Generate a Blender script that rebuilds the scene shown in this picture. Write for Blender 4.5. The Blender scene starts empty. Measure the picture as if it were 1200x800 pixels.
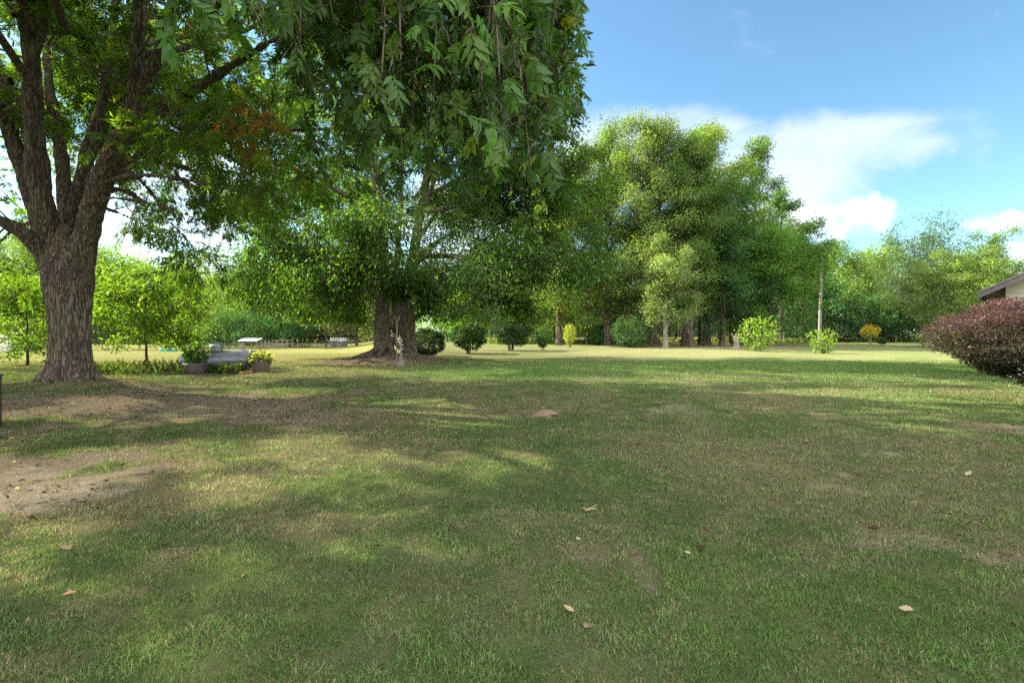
import bpy, math, random
import numpy as np

D = bpy.data
SC = bpy.context.scene
COL = SC.collection
rad = math.radians

# ------------------------------------------------------------------ camera, sky, sun, exposure
CAM_H, F_PX, HORIZON = 1.5, 580.0, 388.0
cam = D.cameras.new('camera')
cam.sensor_width = 36.0
cam.lens = 36.0 * F_PX / 1200.0
cam.shift_y = -(400.0 - HORIZON) / 1200.0
cam.clip_start, cam.clip_end = 0.05, 3000.0
cam_o = D.objects.new('camera', cam)
cam_o.location = (0, 0, CAM_H)
cam_o.rotation_euler = (rad(90), 0, 0)
COL.objects.link(cam_o)
SC.camera = cam_o

SUN_EL, SUN_AHEAD = 33.0, 24.0            # degrees above the ground; ahead of straight left
S = np.array([-math.cos(rad(SUN_EL)) * math.cos(rad(SUN_AHEAD)),
              math.cos(rad(SUN_EL)) * math.sin(rad(SUN_AHEAD)), math.sin(rad(SUN_EL))])

SC.view_settings.view_transform = 'Standard'
SC.view_settings.look = 'None'
SC.view_settings.gamma = 1.0
SC.view_settings.exposure = 2.36
SC.render.film_transparent = False
cy = SC.cycles
cy.max_bounces, cy.diffuse_bounces, cy.glossy_bounces = 6, 3, 2
cy.transmission_bounces, cy.transparent_max_bounces = 4, 8
cy.caustics_reflective = cy.caustics_refractive = False
cy.sample_clamp_indirect = 6.0
cy.use_denoising = False
cy.use_adaptive_sampling = True
cy.adaptive_threshold = 0.008


class NT:
    """a small wrapper round a node tree"""
    def __init__(self, tree):
        self.t = tree
        tree.nodes.clear()

    def n(self, kind, **kw):
        x = self.t.nodes.new(kind)
        for k, v in kw.items():
            if k.startswith('i_'):
                x.inputs[int(k[2:]) if k[2:].isdigit() else k[2:].replace('_', ' ')].default_value = v
            else:
                setattr(x, k, v)
        return x

    def l(self, a, b):
        self.t.links.new(a, b)

    def math(self, op, a, b=None, c=None, clamp=False):
        x = self.t.nodes.new('ShaderNodeMath')
        x.operation = op
        x.use_clamp = clamp
        for i, v in enumerate((a, b, c)):
            if v is None:
                continue
            if isinstance(v, (int, float)):
                x.inputs[i].default_value = v
            else:
                self.l(v, x.inputs[i])
        return x.outputs[0]

    def mix(self, fac, a, b, blend='MIX'):
        x = self.t.nodes.new('ShaderNodeMix')
        x.data_type = 'RGBA'
        x.blend_type = blend
        for sock, v in ((x.inputs[0], fac), (x.inputs[6], a), (x.inputs[7], b)):
            if isinstance(v, (int, float)):
                sock.default_value = v
            elif isinstance(v, (tuple, list)):
                sock.default_value = tuple(v) + ((1.0,) if len(v) == 3 else ())
            else:
                self.l(v, sock)
        return x.outputs[2]

    def ramp(self, v, lo, hi):
        x = self.t.nodes.new('ShaderNodeMapRange')
        x.interpolation_type = 'SMOOTHSTEP'
        x.inputs[1].default_value, x.inputs[2].default_value = lo, hi
        self.l(v, x.inputs[0])
        return x.outputs[0]


world = D.worlds.new('World')
SC.world = world
world.use_nodes = True
w = NT(world.node_tree)
sky = w.n('ShaderNodeTexSky', sky_type='NISHITA', sun_disc=False, sun_elevation=rad(SUN_EL),
          sun_rotation=rad(-(90 - SUN_AHEAD)), altitude=60.0, air_density=1.0, dust_density=0.25, ozone_density=2.0)
hsv = w.n('ShaderNodeHueSaturation', i_Saturation=1.02, i_Value=1.0)
w.l(w.mix(1.0, sky.outputs[0], (0.86, 1.06, 1.02), 'MULTIPLY'), hsv.inputs['Color'])
geo = w.n('ShaderNodeTexCoord')
sep = w.n('ShaderNodeSeparateXYZ')
w.l(geo.outputs['Generated'], sep.inputs[0])
yy = w.math('MAXIMUM', w.math('ABSOLUTE', sep.outputs[1]), 0.12)
U = w.math('DIVIDE', sep.outputs[0], yy)
V = w.math('DIVIDE', sep.outputs[2], yy)
uv = w.n('ShaderNodeCombineXYZ')
w.l(U, uv.inputs[0])
w.l(V, uv.inputs[1])


def cloud_blob(x, y, a, b, ang):
    """a soft elliptical bank of cloud in the sky, given by its direction"""
    u0, v0 = (x - 600) / F_PX, (HORIZON - y) / F_PX
    a, b = a / F_PX, b / F_PX
    c, s = math.cos(rad(ang)), math.sin(rad(ang))
    du, dv = w.math('SUBTRACT', U, u0), w.math('SUBTRACT', V, v0)
    p = w.math('DIVIDE', w.math('ADD', w.math('MULTIPLY', du, c), w.math('MULTIPLY', dv, s)), a)
    q = w.math('DIVIDE', w.math('SUBTRACT', w.math('MULTIPLY', dv, c), w.math('MULTIPLY', du, s)), b)
    d = w.math('SQRT', w.math('ADD', w.math('MULTIPLY', p, p), w.math('MULTIPLY', q, q)))
    return w.ramp(d, 1.35, 0.25)


n1 = w.n('ShaderNodeTexNoise', noise_dimensions='2D', i_Scale=4.5, i_Detail=9.0, i_Roughness=0.62, i_Distortion=0.5)
mp = w.n('ShaderNodeMapping')
mp.inputs['Scale'].default_value = (0.75, 1.5, 1)
mp.inputs['Rotation'].default_value = (0, 0, rad(-14))
w.l(uv.outputs[0], mp.inputs[0])
w.l(mp.outputs[0], n1.inputs['Vector'])
n2 = w.n('ShaderNodeTexNoise', noise_dimensions='2D', i_Scale=13.0, i_Detail=7.0, i_Roughness=0.6, i_Distortion=0.2)
w.l(uv.outputs[0], n2.inputs['Vector'])
thin = None
for blob in ((960, 168, 190, 46, 9), (800, 150, 160, 34, -3), (930, 215, 130, 60, 34), (860, 230, 130, 70, 20), (700, 175, 110, 55, 0)):
    m = cloud_blob(*blob)
    thin = m if thin is None else w.math('MAXIMUM', thin, m)
thin = w.ramp(w.math('ADD', w.math('MULTIPLY', thin, 0.95), w.math('MULTIPLY', w.math('SUBTRACT', n1.outputs[0], 0.5), 1.7)), 0.12, 1.15)
puff = None
for blob in ((1015, 250, 58, 32, 8), (950, 262, 60, 34, 0), (1170, 262, 52, 18, 3), (1200, 296, 40, 18, 0), (860, 290, 110, 50, 0),
             (200, 220, 260, 130, 0), (560, 260, 160, 90, 0), (1090, 335, 120, 30, 0), (40, 330, 200, 60, 0), (420, 330, 200, 50, 0)):
    m = cloud_blob(*blob)
    puff = m if puff is None else w.math('MAXIMUM', puff, m)
puff = w.ramp(w.math('ADD', puff, w.math('MULTIPLY', w.math('SUBTRACT', n2.outputs[0], 0.5), 1.9)), 0.38, 0.95)
c1 = w.mix(w.math('MULTIPLY', thin, 0.66), hsv.outputs[0], (4.6, 4.8, 5.1))
c2 = w.mix(w.math('MULTIPLY', puff, 0.62), c1, (5.2, 5.2, 5.4))
# unseen broken white cloud added overhead and behind the camera for fill light
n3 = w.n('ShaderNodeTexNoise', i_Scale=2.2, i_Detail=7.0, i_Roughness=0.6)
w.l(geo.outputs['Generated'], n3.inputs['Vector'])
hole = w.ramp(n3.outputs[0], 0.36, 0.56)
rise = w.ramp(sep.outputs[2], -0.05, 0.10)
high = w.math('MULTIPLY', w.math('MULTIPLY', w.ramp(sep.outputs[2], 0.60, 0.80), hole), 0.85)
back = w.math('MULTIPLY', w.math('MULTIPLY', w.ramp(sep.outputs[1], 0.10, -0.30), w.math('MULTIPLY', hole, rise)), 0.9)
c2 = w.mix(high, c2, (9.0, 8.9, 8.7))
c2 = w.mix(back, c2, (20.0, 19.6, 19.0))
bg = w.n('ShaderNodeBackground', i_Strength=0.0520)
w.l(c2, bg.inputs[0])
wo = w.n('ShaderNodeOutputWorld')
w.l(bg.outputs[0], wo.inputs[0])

sun = D.lights.new('sun', 'SUN')
sun.energy = 5.0
sun.angle = rad(0.55)
sun.color = (1.0, 0.90, 0.72)
sun_o = D.objects.new('sun', sun)
from mathutils import Vector, Matrix
sun_o.rotation_euler = Vector(S.tolist()).to_track_quat('Z', 'Y').to_euler()
sun_o.location = (-60, 30, 60)
COL.objects.link(sun_o)


# ------------------------------------------------------------------ numeric helpers
def _hash(ix, iy, iz, seed):
    h = (ix.astype(np.int64) * 374761393 + iy.astype(np.int64) * 668265263 + iz.astype(np.int64) * 2147483647 + seed * 1274126177) & 0xFFFFFFFF
    h = ((h ^ (h >> 13)) * 1274126177) & 0xFFFFFFFF
    h = h ^ (h >> 16)
    return (h & 0xFFFFFF) / float(0xFFFFFF)


def vnoise(x, y, z=None, seed=0):
    x = np.asarray(x, float)
    y = np.asarray(y, float)
    z = np.zeros_like(x) if z is None else np.asarray(z, float)
    x0, y0, z0 = np.floor(x), np.floor(y), np.floor(z)
    fx, fy, fz = x - x0, y - y0, z - z0
    fx, fy, fz = (f * f * (3 - 2 * f) for f in (fx, fy, fz))
    out = 0
    for dx in (0, 1):
        for dy in (0, 1):
            for dz in (0, 1):
                wgt = (fx if dx else 1 - fx) * (fy if dy else 1 - fy) * (fz if dz else 1 - fz)
                out = out + wgt * _hash(x0 + dx, y0 + dy, z0 + dz, seed)
    return out


def fbm(x, y, z=None, seed=0, oct=4, gain=0.5):
    s, a, t = 0, 1.0, 0.0
    for o in range(oct):
        k = 2.03 ** o
        s = s + a * vnoise(np.asarray(x) * k + 13.7 * o, np.asarray(y) * k - 7.1 * o, None if z is None else np.asarray(z) * k, seed + o)
        t += a
        a *= gain
    return s / t


def sstep(v, lo, hi):
    t = np.clip((v - lo) / (hi - lo), 0, 1)
    return t * t * (3 - 2 * t)


def unit(v):
    return v / np.maximum(np.linalg.norm(v, axis=-1, keepdims=True), 1e-9)


def gz(x, y):
    """height of the ground"""
    x = np.asarray(x, float)
    y = np.asarray(y, float)
    r = x / np.maximum(y, 1.0)
    left = sstep(-r, 0.20, 0.36) * sstep(y, 22, 105)
    z = -1.9 * left
    z = z + (fbm(x / 9, y / 9, seed=3, oct=2) - 0.5) * 0.12 * sstep(y, 6, 14)
    z = z + 0.30 * np.exp(-((x + 6.3) ** 2 + (y - 27.4) ** 2) / 2.1 ** 2)
    z = z + 0.22 * np.exp(-((x + 11.6) ** 2 + (y - 13.0) ** 2) / 1.7 ** 2)
    z = z + 0.05 * np.exp(-((x - 0.80) ** 2 + (y - 9.1) ** 2) / 0.3 ** 2)
    return z


def gzs(x, y):
    return float(gz(np.array([x]), np.array([y]))[0])


def at(px, py):
    """ground point that the photograph shows at a pixel"""
    Y = CAM_H * F_PX / (py - HORIZON)
    return ((px - 600.0) / F_PX * Y, Y)


def P(px, py, Y):
    """point at distance Y ahead that the photograph shows at a pixel"""
    return np.array([(px - 600.0) / F_PX * Y, Y, CAM_H + (HORIZON - py) / F_PX * Y])


# ------------------------------------------------------------------ mesh helpers
def mesh_np(name, v, tris, mat, parent=None, cols=None, smooth=False, loc=None):
    v = np.ascontiguousarray(v, dtype=np.float32).reshape(-1, 3)
    tris = np.ascontiguousarray(tris, dtype=np.int32)
    k = tris.shape[1]
    me = D.meshes.new(name)
    me.vertices.add(len(v))
    me.vertices.foreach_set('co', v.ravel())
    me.loops.add(tris.size)
    me.loops.foreach_set('vertex_index', tris.ravel())
    me.polygons.add(len(tris))
    me.polygons.foreach_set('loop_start', np.arange(0, tris.size, k, dtype=np.int32))
    if smooth:
        me.polygons.foreach_set('use_smooth', np.ones(len(tris), bool))
    if cols is not None:
        a = me.color_attributes.new('col', 'FLOAT_COLOR', 'POINT')
        c = np.ones((len(v), 4), np.float32)
        c[:, :3] = cols
        a.data.foreach_set('color', c.ravel())
    me.update(calc_edges=True)
    me.materials.append(mat)
    o = D.objects.new(name, me)
    COL.objects.link(o)
    if parent is not None:
        o.parent = parent
    if loc is not None:
        o.location = loc
    return o


class MB:
    """collects quads and n-gons of one mesh"""
    def __init__(self):
        self.v, self.f = [], []

    def add(self, verts, faces):
        b = len(self.v)
        self.v += [tuple(map(float, q)) for q in verts]
        self.f += [tuple(b + i for i in f) for f in faces]
        return self

    def box(self, c, s, rz=0.0, taper=1.0):
        cx, cyy, cz = c
        sx, sy, sz = (q / 2 for q in s)
        ca, sa = math.cos(rz), math.sin(rz)
        vs = []
        for dz, t in ((-sz, 1.0), (sz, taper)):
            for dx, dy in ((-sx, -sy), (sx, -sy), (sx, sy), (-sx, sy)):
                x, y = dx * t, dy * t
                vs.append((cx + x * ca - y * sa, cyy + x * sa + y * ca, cz + dz))
        return self.add(vs, [(0, 3, 2, 1), (4, 5, 6, 7), (0, 1, 5, 4), (1, 2, 6, 5), (2, 3, 7, 6), (3, 0, 4, 7)])

    def lathe(self, prof, n=24, c=(0, 0, 0), axis='z'):
        vs, fs = [], []
        for r, h in prof:
            for i in range(n):
                a = 2 * math.pi * i / n
                p = (r * math.cos(a), r * math.sin(a), h)
                if axis == 'x':
                    p = (h, r * math.cos(a), r * math.sin(a))
                vs.append((c[0] + p[0], c[1] + p[1], c[2] + p[2]))
        m = len(prof)
        for j in range(m - 1):
            for i in range(n):
                k = (i + 1) % n
                fs.append((j * n + i, j * n + k, (j + 1) * n + k, (j + 1) * n + i))
        fs.append(tuple(range(n - 1, -1, -1)))
        fs.append(tuple((m - 1) * n + i for i in range(n)))
        return self.add(vs, fs)

    def tube(self, pts, rs, n=8):
        v, f = tube_np(np.array(pts, float), np.array(rs, float) * np.ones(len(pts)), n)
        return self.add(v.tolist(), f.tolist())

    def build(self, name, mat, parent=None, smooth=False, bevel=0.0):
        me = D.meshes.new(name)
        me.from_pydata(self.v, [], self.f)
        me.update()
        me.materials.append(mat)
        if smooth:
            for p in me.polygons:
                p.use_smooth = True
        o = D.objects.new(name, me)
        COL.objects.link(o)
        if parent is not None:
            o.parent = parent
        if bevel:
            b = o.modifiers.new('bevel', 'BEVEL')
            b.width = bevel
            b.segments = 2
            b.limit_method = 'ANGLE'
        return o


def tube_np(pts, rs, n=8, cap=True):
    """tapered tube along a line of points: verts, quads"""
    m = len(pts)
    tan = np.gradient(pts, axis=0)
    tan = unit(tan)
    ref = np.array([1.0, 0.13, 0.05]) if abs(tan[0][2]) > 0.5 else np.array([0.03, 0.1, 1.0])
    vs = []
    u = unit(np.cross(ref, tan[0]))
    for i in range(m):
        u = unit(u - tan[i] * np.dot(u, tan[i]))
        q = np.cross(tan[i], u)
        a = np.arange(n) * 2 * math.pi / n
        vs.append(pts[i] + rs[i] * (np.cos(a)[:, None] * u + np.sin(a)[:, None] * q))
    v = np.concatenate(vs)
    i = np.arange(n)
    k = (i + 1) % n
    fs = [np.stack([j * n + i, j * n + k, (j + 1) * n + k, (j + 1) * n + i], 1) for j in range(m - 1)]
    return v, np.concatenate(fs)


def curve(pts, n):
    """smooth line through points (Catmull-Rom), n points a span"""
    p = np.array(pts, float)
    p = np.vstack([2 * p[0] - p[1], p, 2 * p[-1] - p[-2]])
    out = []
    for i in range(1, len(p) - 2):
        for t in np.linspace(0, 1, n, endpoint=False):
            a, b, c, d = p[i - 1], p[i], p[i + 1], p[i + 2]
            out.append(0.5 * (2 * b + (c - a) * t + (2 * a - 5 * b + 4 * c - d) * t * t + (3 * b - a - 3 * c + d) * t ** 3))
    out.append(p[-2])
    return np.array(out)


def lerp_line(pts, t):
    x = t * (len(pts) - 1)
    i = min(int(x), len(pts) - 2)
    return pts[i] + (pts[i + 1] - pts[i]) * (x - i), unit(pts[i + 1] - pts[i])


# leaf shapes, stem at the origin, growing along +y, upper side +z
DIAMOND = (np.array([(0, 0, 0), (-.5, .45, .10), (0, 1, -.12), (.5, .45, .10)]), np.array([(0, 2, 1), (0, 3, 2)]))
FINE = (np.array([(0, 0, 0), (-.30, .18, .05), (0, .2, 0), (.30, .18, .05), (-.46, .48, .04), (0, .5, -.03), (.50, .46, .04),
                  (-.26, .78, -.04), (0.02, .8, -.10), (.30, .76, -.04), (.07, 1.05, -.2)]),
        np.array([(0, 2, 1), (0, 3, 2), (1, 2, 5), (1, 5, 4), (2, 3, 6), (2, 6, 5), (4, 5, 8), (4, 8, 7), (5, 6, 9), (5, 9, 8), (7, 8, 10), (8, 9, 10)]))


def pinnate(rng, pairs, leaf, lw, droop, fine=False, spread=(48, 68)):
    """a compound leaf one unit long: leaflets in pairs along a rachis"""
    tv, tf = FINE if fine else DIAMOND
    vs, fs = [], []
    b = 0
    for i in range(pairs * 2 + 1):
        t = 0.18 + 0.82 * (i // 2) / pairs
        side = 0 if i == pairs * 2 else (1 if i % 2 else -1)
        y, z = t * (1 - 0.15 * t), -droop * t * t
        ang = side * rad(rng.uniform(*spread)) + rad(rng.uniform(-8, 8))
        L = leaf * rng.uniform(0.75, 1.1) * (0.75 + 0.5 * math.sin(math.pi * min(t, 0.95)))
        v = tv * np.array([lw * L, L, L * 0.8])
        tw = rng.uniform(-.5, .5)
        v = np.stack([v[:, 0] * math.cos(tw) + v[:, 2] * math.sin(tw), v[:, 1], v[:, 2] * math.cos(tw) - v[:, 0] * math.sin(tw)], 1)
        dr = rng.uniform(0.15, 0.7)
        v[:, 2] -= v[:, 1] * math.sin(dr)
        v[:, 1] *= math.cos(dr)
        c, s = math.cos(ang), math.sin(ang)
        v = np.stack([v[:, 0] * c + v[:, 1] * s, v[:, 1] * c - v[:, 0] * s, v[:, 2]], 1)
        vs.append(v + np.array([0, y, z]))
        fs.append(tf + b)
        b += len(v)
    # the rachis
    r = 0.006
    for j in range(3):
        t0, t1 = j / 3, (j + 1) / 3
        vs.append(np.array([(-r, t0 * (1 - .15 * t0), -droop * t0 * t0), (r, t0 * (1 - .15 * t0), -droop * t0 * t0),
                            (r, t1 * (1 - .15 * t1), -droop * t1 * t1), (-r, t1 * (1 - .15 * t1), -droop * t1 * t1)]))
        fs.append(np.array([(0, 1, 2), (0, 2, 3)]) + b)
        b += 4
    return np.concatenate(vs), np.concatenate(fs)


def frames(d, n):
    d = unit(d)
    n = unit(n - d * np.sum(n * d, 1, keepdims=True))
    return np.stack([np.cross(d, n), d, n], 2)


def stamp(tmpl, pos, d, nrm, size, width=1.0, cols=None):
    """one copy of a leaf shape at each point"""
    tv, tf = tmpl
    R = frames(d, nrm)
    sc = np.stack([size * width, size, size], 1)
    loc = tv[None] * sc[:, None, :]
    v = np.einsum('nij,nkj->nki', R, loc) + pos[:, None, :]
    k = len(tv)
    f = tf[None] + (np.arange(len(pos)) * k)[:, None, None]
    c = None if cols is None else np.repeat(cols, k, axis=0)
    return v.reshape(-1, 3), f.reshape(-1, 3), c


# sunlit flecks on the lawn: gaps in the crowns through which the sun reaches the ground
FLECKS = []
for px, py, a, b in ((40, 566, 95, 22), (150, 540, 110, 12), (255, 531, 60, 10), (335, 526, 46, 9), (404, 552, 34, 12), (322, 574, 70, 9),
                     (110, 622, 62, 15), (60, 660, 40, 12), (318, 706, 22, 18), (160, 785, 50, 18), (505, 645, 62, 9),
                     (562, 492, 46, 6), (478, 472, 46, 4), (515, 480, 40, 3), (60, 484, 46, 4), (130, 470, 40, 3), (240, 465, 60, 3),
                     (330, 462, 60, 3), (960, 441, 110, 3.2), (830, 437, 70, 2.4), (1050, 447, 80, 3), (1010, 461, 80, 2.6), (720, 431, 70, 2.4),
                     (1120, 507, 20, 3), (600, 424, 60, 2), (420, 425, 50, 2), (560, 436, 40, 2), (20, 600, 30, 8), (300, 440, 40, 2), (640, 640, 30, 7)):
    gx, gy = at(px, py)
    FLECKS.append((gx, gy, a / F_PX * gy, b / F_PX * gy * gy / CAM_H))


def sun_gap(pos, soft=0.0, far_edge=True):
    """how far each point stands in the way of a sunlit fleck (0..1)"""
    g = pos - S * (pos[:, 2:3] / S[2])
    x, y = g[:, 0], g[:, 1]
    wob = (fbm(x * 1.3, y * 1.3, seed=21, oct=3) - 0.5) * 0.9
    out = np.zeros(len(pos))
    for fx, fy, a, b in FLECKS:
        d = np.sqrt(((x - fx) / (a + 0.48 * min(1.0, fy / 6.0) ** 2.2)) ** 2 + ((y - fy) / (b + 0.48 * min(1.0, fy / 6.0) ** 2.2)) ** 2)
        out = np.maximum(out, (d + wob < 1.0).astype(float))
    if far_edge:
        edge = 23.6 + (fbm(x * 0.35, x * 0.0, seed=5, oct=3) - 0.5) * 3.0 + 5 * sstep(-x, -4, 4)
        out = np.maximum(out, sstep(y, edge, edge + 0.6) * (x > -4))
    return out


# ------------------------------------------------------------------ materials
def new_mat(name):
    m = D.materials.new(name)
    m.use_nodes = True
    return m, NT(m.node_tree)


def leaf_mat(name, trans=0.47, tcol=(1.25, 1.35, 0.45), under=None, gloss=0.012, rough=0.42):
    m, t = new_mat(name)
    at_ = t.n('ShaderNodeAttribute', attribute_name='col')
    c = at_.outputs['Color']
    if under is not None:
        g = t.n('ShaderNodeNewGeometry')
        c = t.mix(t.math('MULTIPLY', g.outputs['Backfacing'], under[3]), c, under[:3])
    d = t.n('ShaderNodeBsdfDiffuse')
    t.l(c, d.inputs[0])
    tr = t.n('ShaderNodeBsdfTranslucent')
    t.l(t.mix(1.0, at_.outputs['Color'], tcol, 'MULTIPLY'), tr.inputs[0])
    mx = t.n('ShaderNodeMixShader', i_0=trans)
    t.l(d.outputs[0], mx.inputs[1])
    t.l(tr.outputs[0], mx.inputs[2])
    gl = t.n('ShaderNodeBsdfGlossy', i_Roughness=rough)
    gl.inputs[0].default_value = (0.9, 0.95, 1.0, 1)
    m2 = t.n('ShaderNodeMixShader', i_0=gloss)
    t.l(mx.outputs[0], m2.inputs[1])
    t.l(gl.outputs[0], m2.inputs[2])
    o = t.n('ShaderNodeOutputMaterial')
    t.l(m2.outputs[0], o.inputs[0])
    return m


def bark_mat(name, c0, c1, scale=(20, 20, 2.4), bump=0.6, dist=0.03):
    m, t = new_mat(name)
    tc = t.n('ShaderNodeTexCoord')
    mp = t.n('ShaderNodeMapping')
    mp.inputs['Scale'].default_value = scale
    t.l(tc.outputs['Object'], mp.inputs[0])
    nz = t.n('ShaderNodeTexNoise', i_Scale=1.0, i_Detail=3.0, i_Roughness=0.55, i_Distortion=0.8)
    t.l(mp.outputs[0], nz.inputs['Vector'])
    ridge = t.math('ABSOLUTE', t.math('MULTIPLY', t.math('SUBTRACT', nz.outputs[0], 0.5), 5.0))
    n2 = t.n('ShaderNodeTexNoise', i_Scale=3.2, i_Detail=8.0, i_Roughness=0.75)
    t.l(mp.outputs[0], n2.inputs['Vector'])
    n3 = t.n('ShaderNodeTexNoise', i_Scale=0.9, i_Detail=3.0)
    t.l(tc.outputs['Object'], n3.inputs['Vector'])
    h = t.math('MULTIPLY', t.ramp(ridge, 0.0, 0.6), t.math('ADD', 0.25, n2.outputs[0]))
    base = t.mix(t.ramp(h, 0.1, 1.0), c0, c1)
    base = t.mix(t.math('MULTIPLY', t.ramp(n3.outputs[0], 0.5, 0.75), 0.35), base, (0.16, 0.17, 0.11))
    b = t.n('ShaderNodeBump', i_Strength=bump, i_Distance=dist)
    t.l(h, b.inputs['Height'])
    p = t.n('ShaderNodeBsdfDiffuse', i_Roughness=0.7)
    t.l(base, p.inputs[0])
    t.l(b.outputs[0], p.inputs['Normal'])
    o = t.n('ShaderNodeOutputMaterial')
    t.l(p.outputs[0], o.inputs[0])
    return m


def plain(name, c, rough=0.7, metal=0.0, var=0.25, scale=8.0, bump=0.0, c2=None):
    m, t = new_mat(name)
    tc = t.n('ShaderNodeTexCoord')
    n = t.n('ShaderNodeTexNoise', i_Scale=scale, i_Detail=6.0, i_Roughness=0.65)
    t.l(tc.outputs['Object'], n.inputs['Vector'])
    c2 = c2 or tuple(q * (1 - var) for q in c)
    p = t.n('ShaderNodeBsdfPrincipled')
    p.inputs['Roughness'].default_value = rough
    p.inputs['Metallic'].default_value = metal
    t.l(t.mix(t.ramp(n.outputs[0], 0.35, 0.68), c, c2), p.inputs['Base Color'])
    if bump:
        b = t.n('ShaderNodeBump', i_Strength=bump, i_Distance=0.01)
        t.l(n.outputs[0], b.inputs['Height'])
        t.l(b.outputs[0], p.inputs['Normal'])
    o = t.n('ShaderNodeOutputMaterial')
    t.l(p.outputs[0], o.inputs[0])
    return m


M = {
    'leaf': leaf_mat('leaf_green'),
    'pecan_near': leaf_mat('leaf_pecan', trans=0.45, under=(0.14, 0.17, 0.075, 0.26), gloss=0.018, rough=0.40),
    'grass': leaf_mat('grass_blade', trans=0.25, tcol=(1.1, 1.1, 0.6), gloss=0.0),
    'bark': bark_mat('bark_dark', (0.058, 0.047, 0.038), (0.245, 0.202, 0.160)),
    'bark_grey': bark_mat('bark_grey', (0.07, 0.055, 0.045), (0.30, 0.25, 0.20)),
    'bark_far': bark_mat('bark_far', (0.05, 0.04, 0.03), (0.20, 0.165, 0.13), (5, 5, 1.5)),
    'bark_pale': bark_mat('bark_pale', (0.22, 0.19, 0.15), (0.46, 0.42, 0.35), (8, 8, 3)),
    'wood': plain('weathered_wood', (0.19, 0.165, 0.135), 0.85, scale=14, bump=0.4),
    'wood_grey': plain('grey_wood', (0.22, 0.205, 0.18), 0.85, scale=10, bump=0.3, c2=(0.13, 0.115, 0.1)),
    'tank': plain('tank_paint', (0.175, 0.195, 0.235), 0.38, 0.3, scale=3, c2=(0.13, 0.135, 0.15), bump=0.03),
    'tank_dark': plain('tank_dirt', (0.26, 0.25, 0.25), 0.6, 0.2, scale=6, c2=(0.15, 0.12, 0.1)),
    'pot_purple': plain('pot_glaze', (0.075, 0.058, 0.072), 0.45, scale=7, c2=(0.12, 0.09, 0.10)),
    'pot_brown': plain('pot_plastic', (0.135, 0.100, 0.085), 0.6, scale=7, c2=(0.10, 0.075, 0.065)),
    'soil': plain('potting_soil', (0.06, 0.045, 0.035), 0.95, scale=30, bump=0.6),
    'brick': plain('red_brick', (0.38, 0.17, 0.10), 0.9, scale=20, bump=0.4),
    'white': plain('white_paint', (0.75, 0.75, 0.73), 0.5, scale=4, var=0.12),
    'roof_metal': plain('roof_metal', (0.60, 0.62, 0.66), 0.4, 0.3, scale=4, var=0.15),
    'black': plain('black_metal', (0.02, 0.02, 0.022), 0.45, scale=6, c2=(0.04, 0.035, 0.03)),
    'blue': plain('blue_plastic', (0.05, 0.40, 0.55), 0.4, var=0.15),
    'siding': plain('cream_siding', (0.47, 0.43, 0.33), 0.8, scale=2.5, var=0.12),
    'shingle': plain('brown_shingle', (0.10, 0.085, 0.075), 0.9, scale=22, c2=(0.17, 0.15, 0.13), bump=0.5),
    'fascia': plain('dark_fascia', (0.075, 0.065, 0.06), 0.7, scale=10, c2=(0.12, 0.1, 0.09)),
    'glass': plain('dark_glass', (0.03, 0.04, 0.05), 0.08, scale=3),
    'wire': plain('galvanised_wire', (0.33, 0.33, 0.33), 0.5, 0.6, scale=9),
    'dirt': plain('red_dirt', (0.20, 0.142, 0.10), 0.95, scale=24, c2=(0.20, 0.11, 0.07), bump=0.8),
    'hole': plain('dark_soil', (0.05, 0.03, 0.022), 0.95, scale=24, bump=0.5),
    'pale_leaf': plain('dry_leaf', (0.30, 0.25, 0.11), 0.7, scale=40, c2=(0.38, 0.32, 0.19)),
    'brown_leaf': plain('brown_leaf', (0.15, 0.095, 0.05), 0.75, scale=40, c2=(0.24, 0.165, 0.09)),
}


def tag(o, label, cat, group=None, kind=None):
    if label:
        o['label'] = label
    if cat:
        o['category'] = cat
    if group:
        o['group'] = group
    if kind:
        o['kind'] = kind
    return o


def thing(name, label, cat, loc=(0, 0, 0), rz=0.0, group=None):
    o = D.objects.new(name, None)
    o.empty_display_size = 0.3
    o.location = loc
    o.rotation_euler = (0, 0, rz)
    COL.objects.link(o)
    return tag(o, label, cat, group)


# ------------------------------------------------------------------ ground
GREEN, LUSH, DRY, DIRT, SAND = (np.array(c) for c in ((0.082, 0.118, 0.042), (0.078, 0.150, 0.036), (0.215, 0.185, 0.110), (0.138, 0.114, 0.080), (0.29, 0.255, 0.185)))


def ell(x, y, px, py, a, b):
    gx, gy = at(px, py)
    A, B = a / F_PX * gy, b / F_PX * gy * gy / CAM_H
    return np.sqrt(((x - gx) / A) ** 2 + ((y - gy) / B) ** 2)


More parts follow.
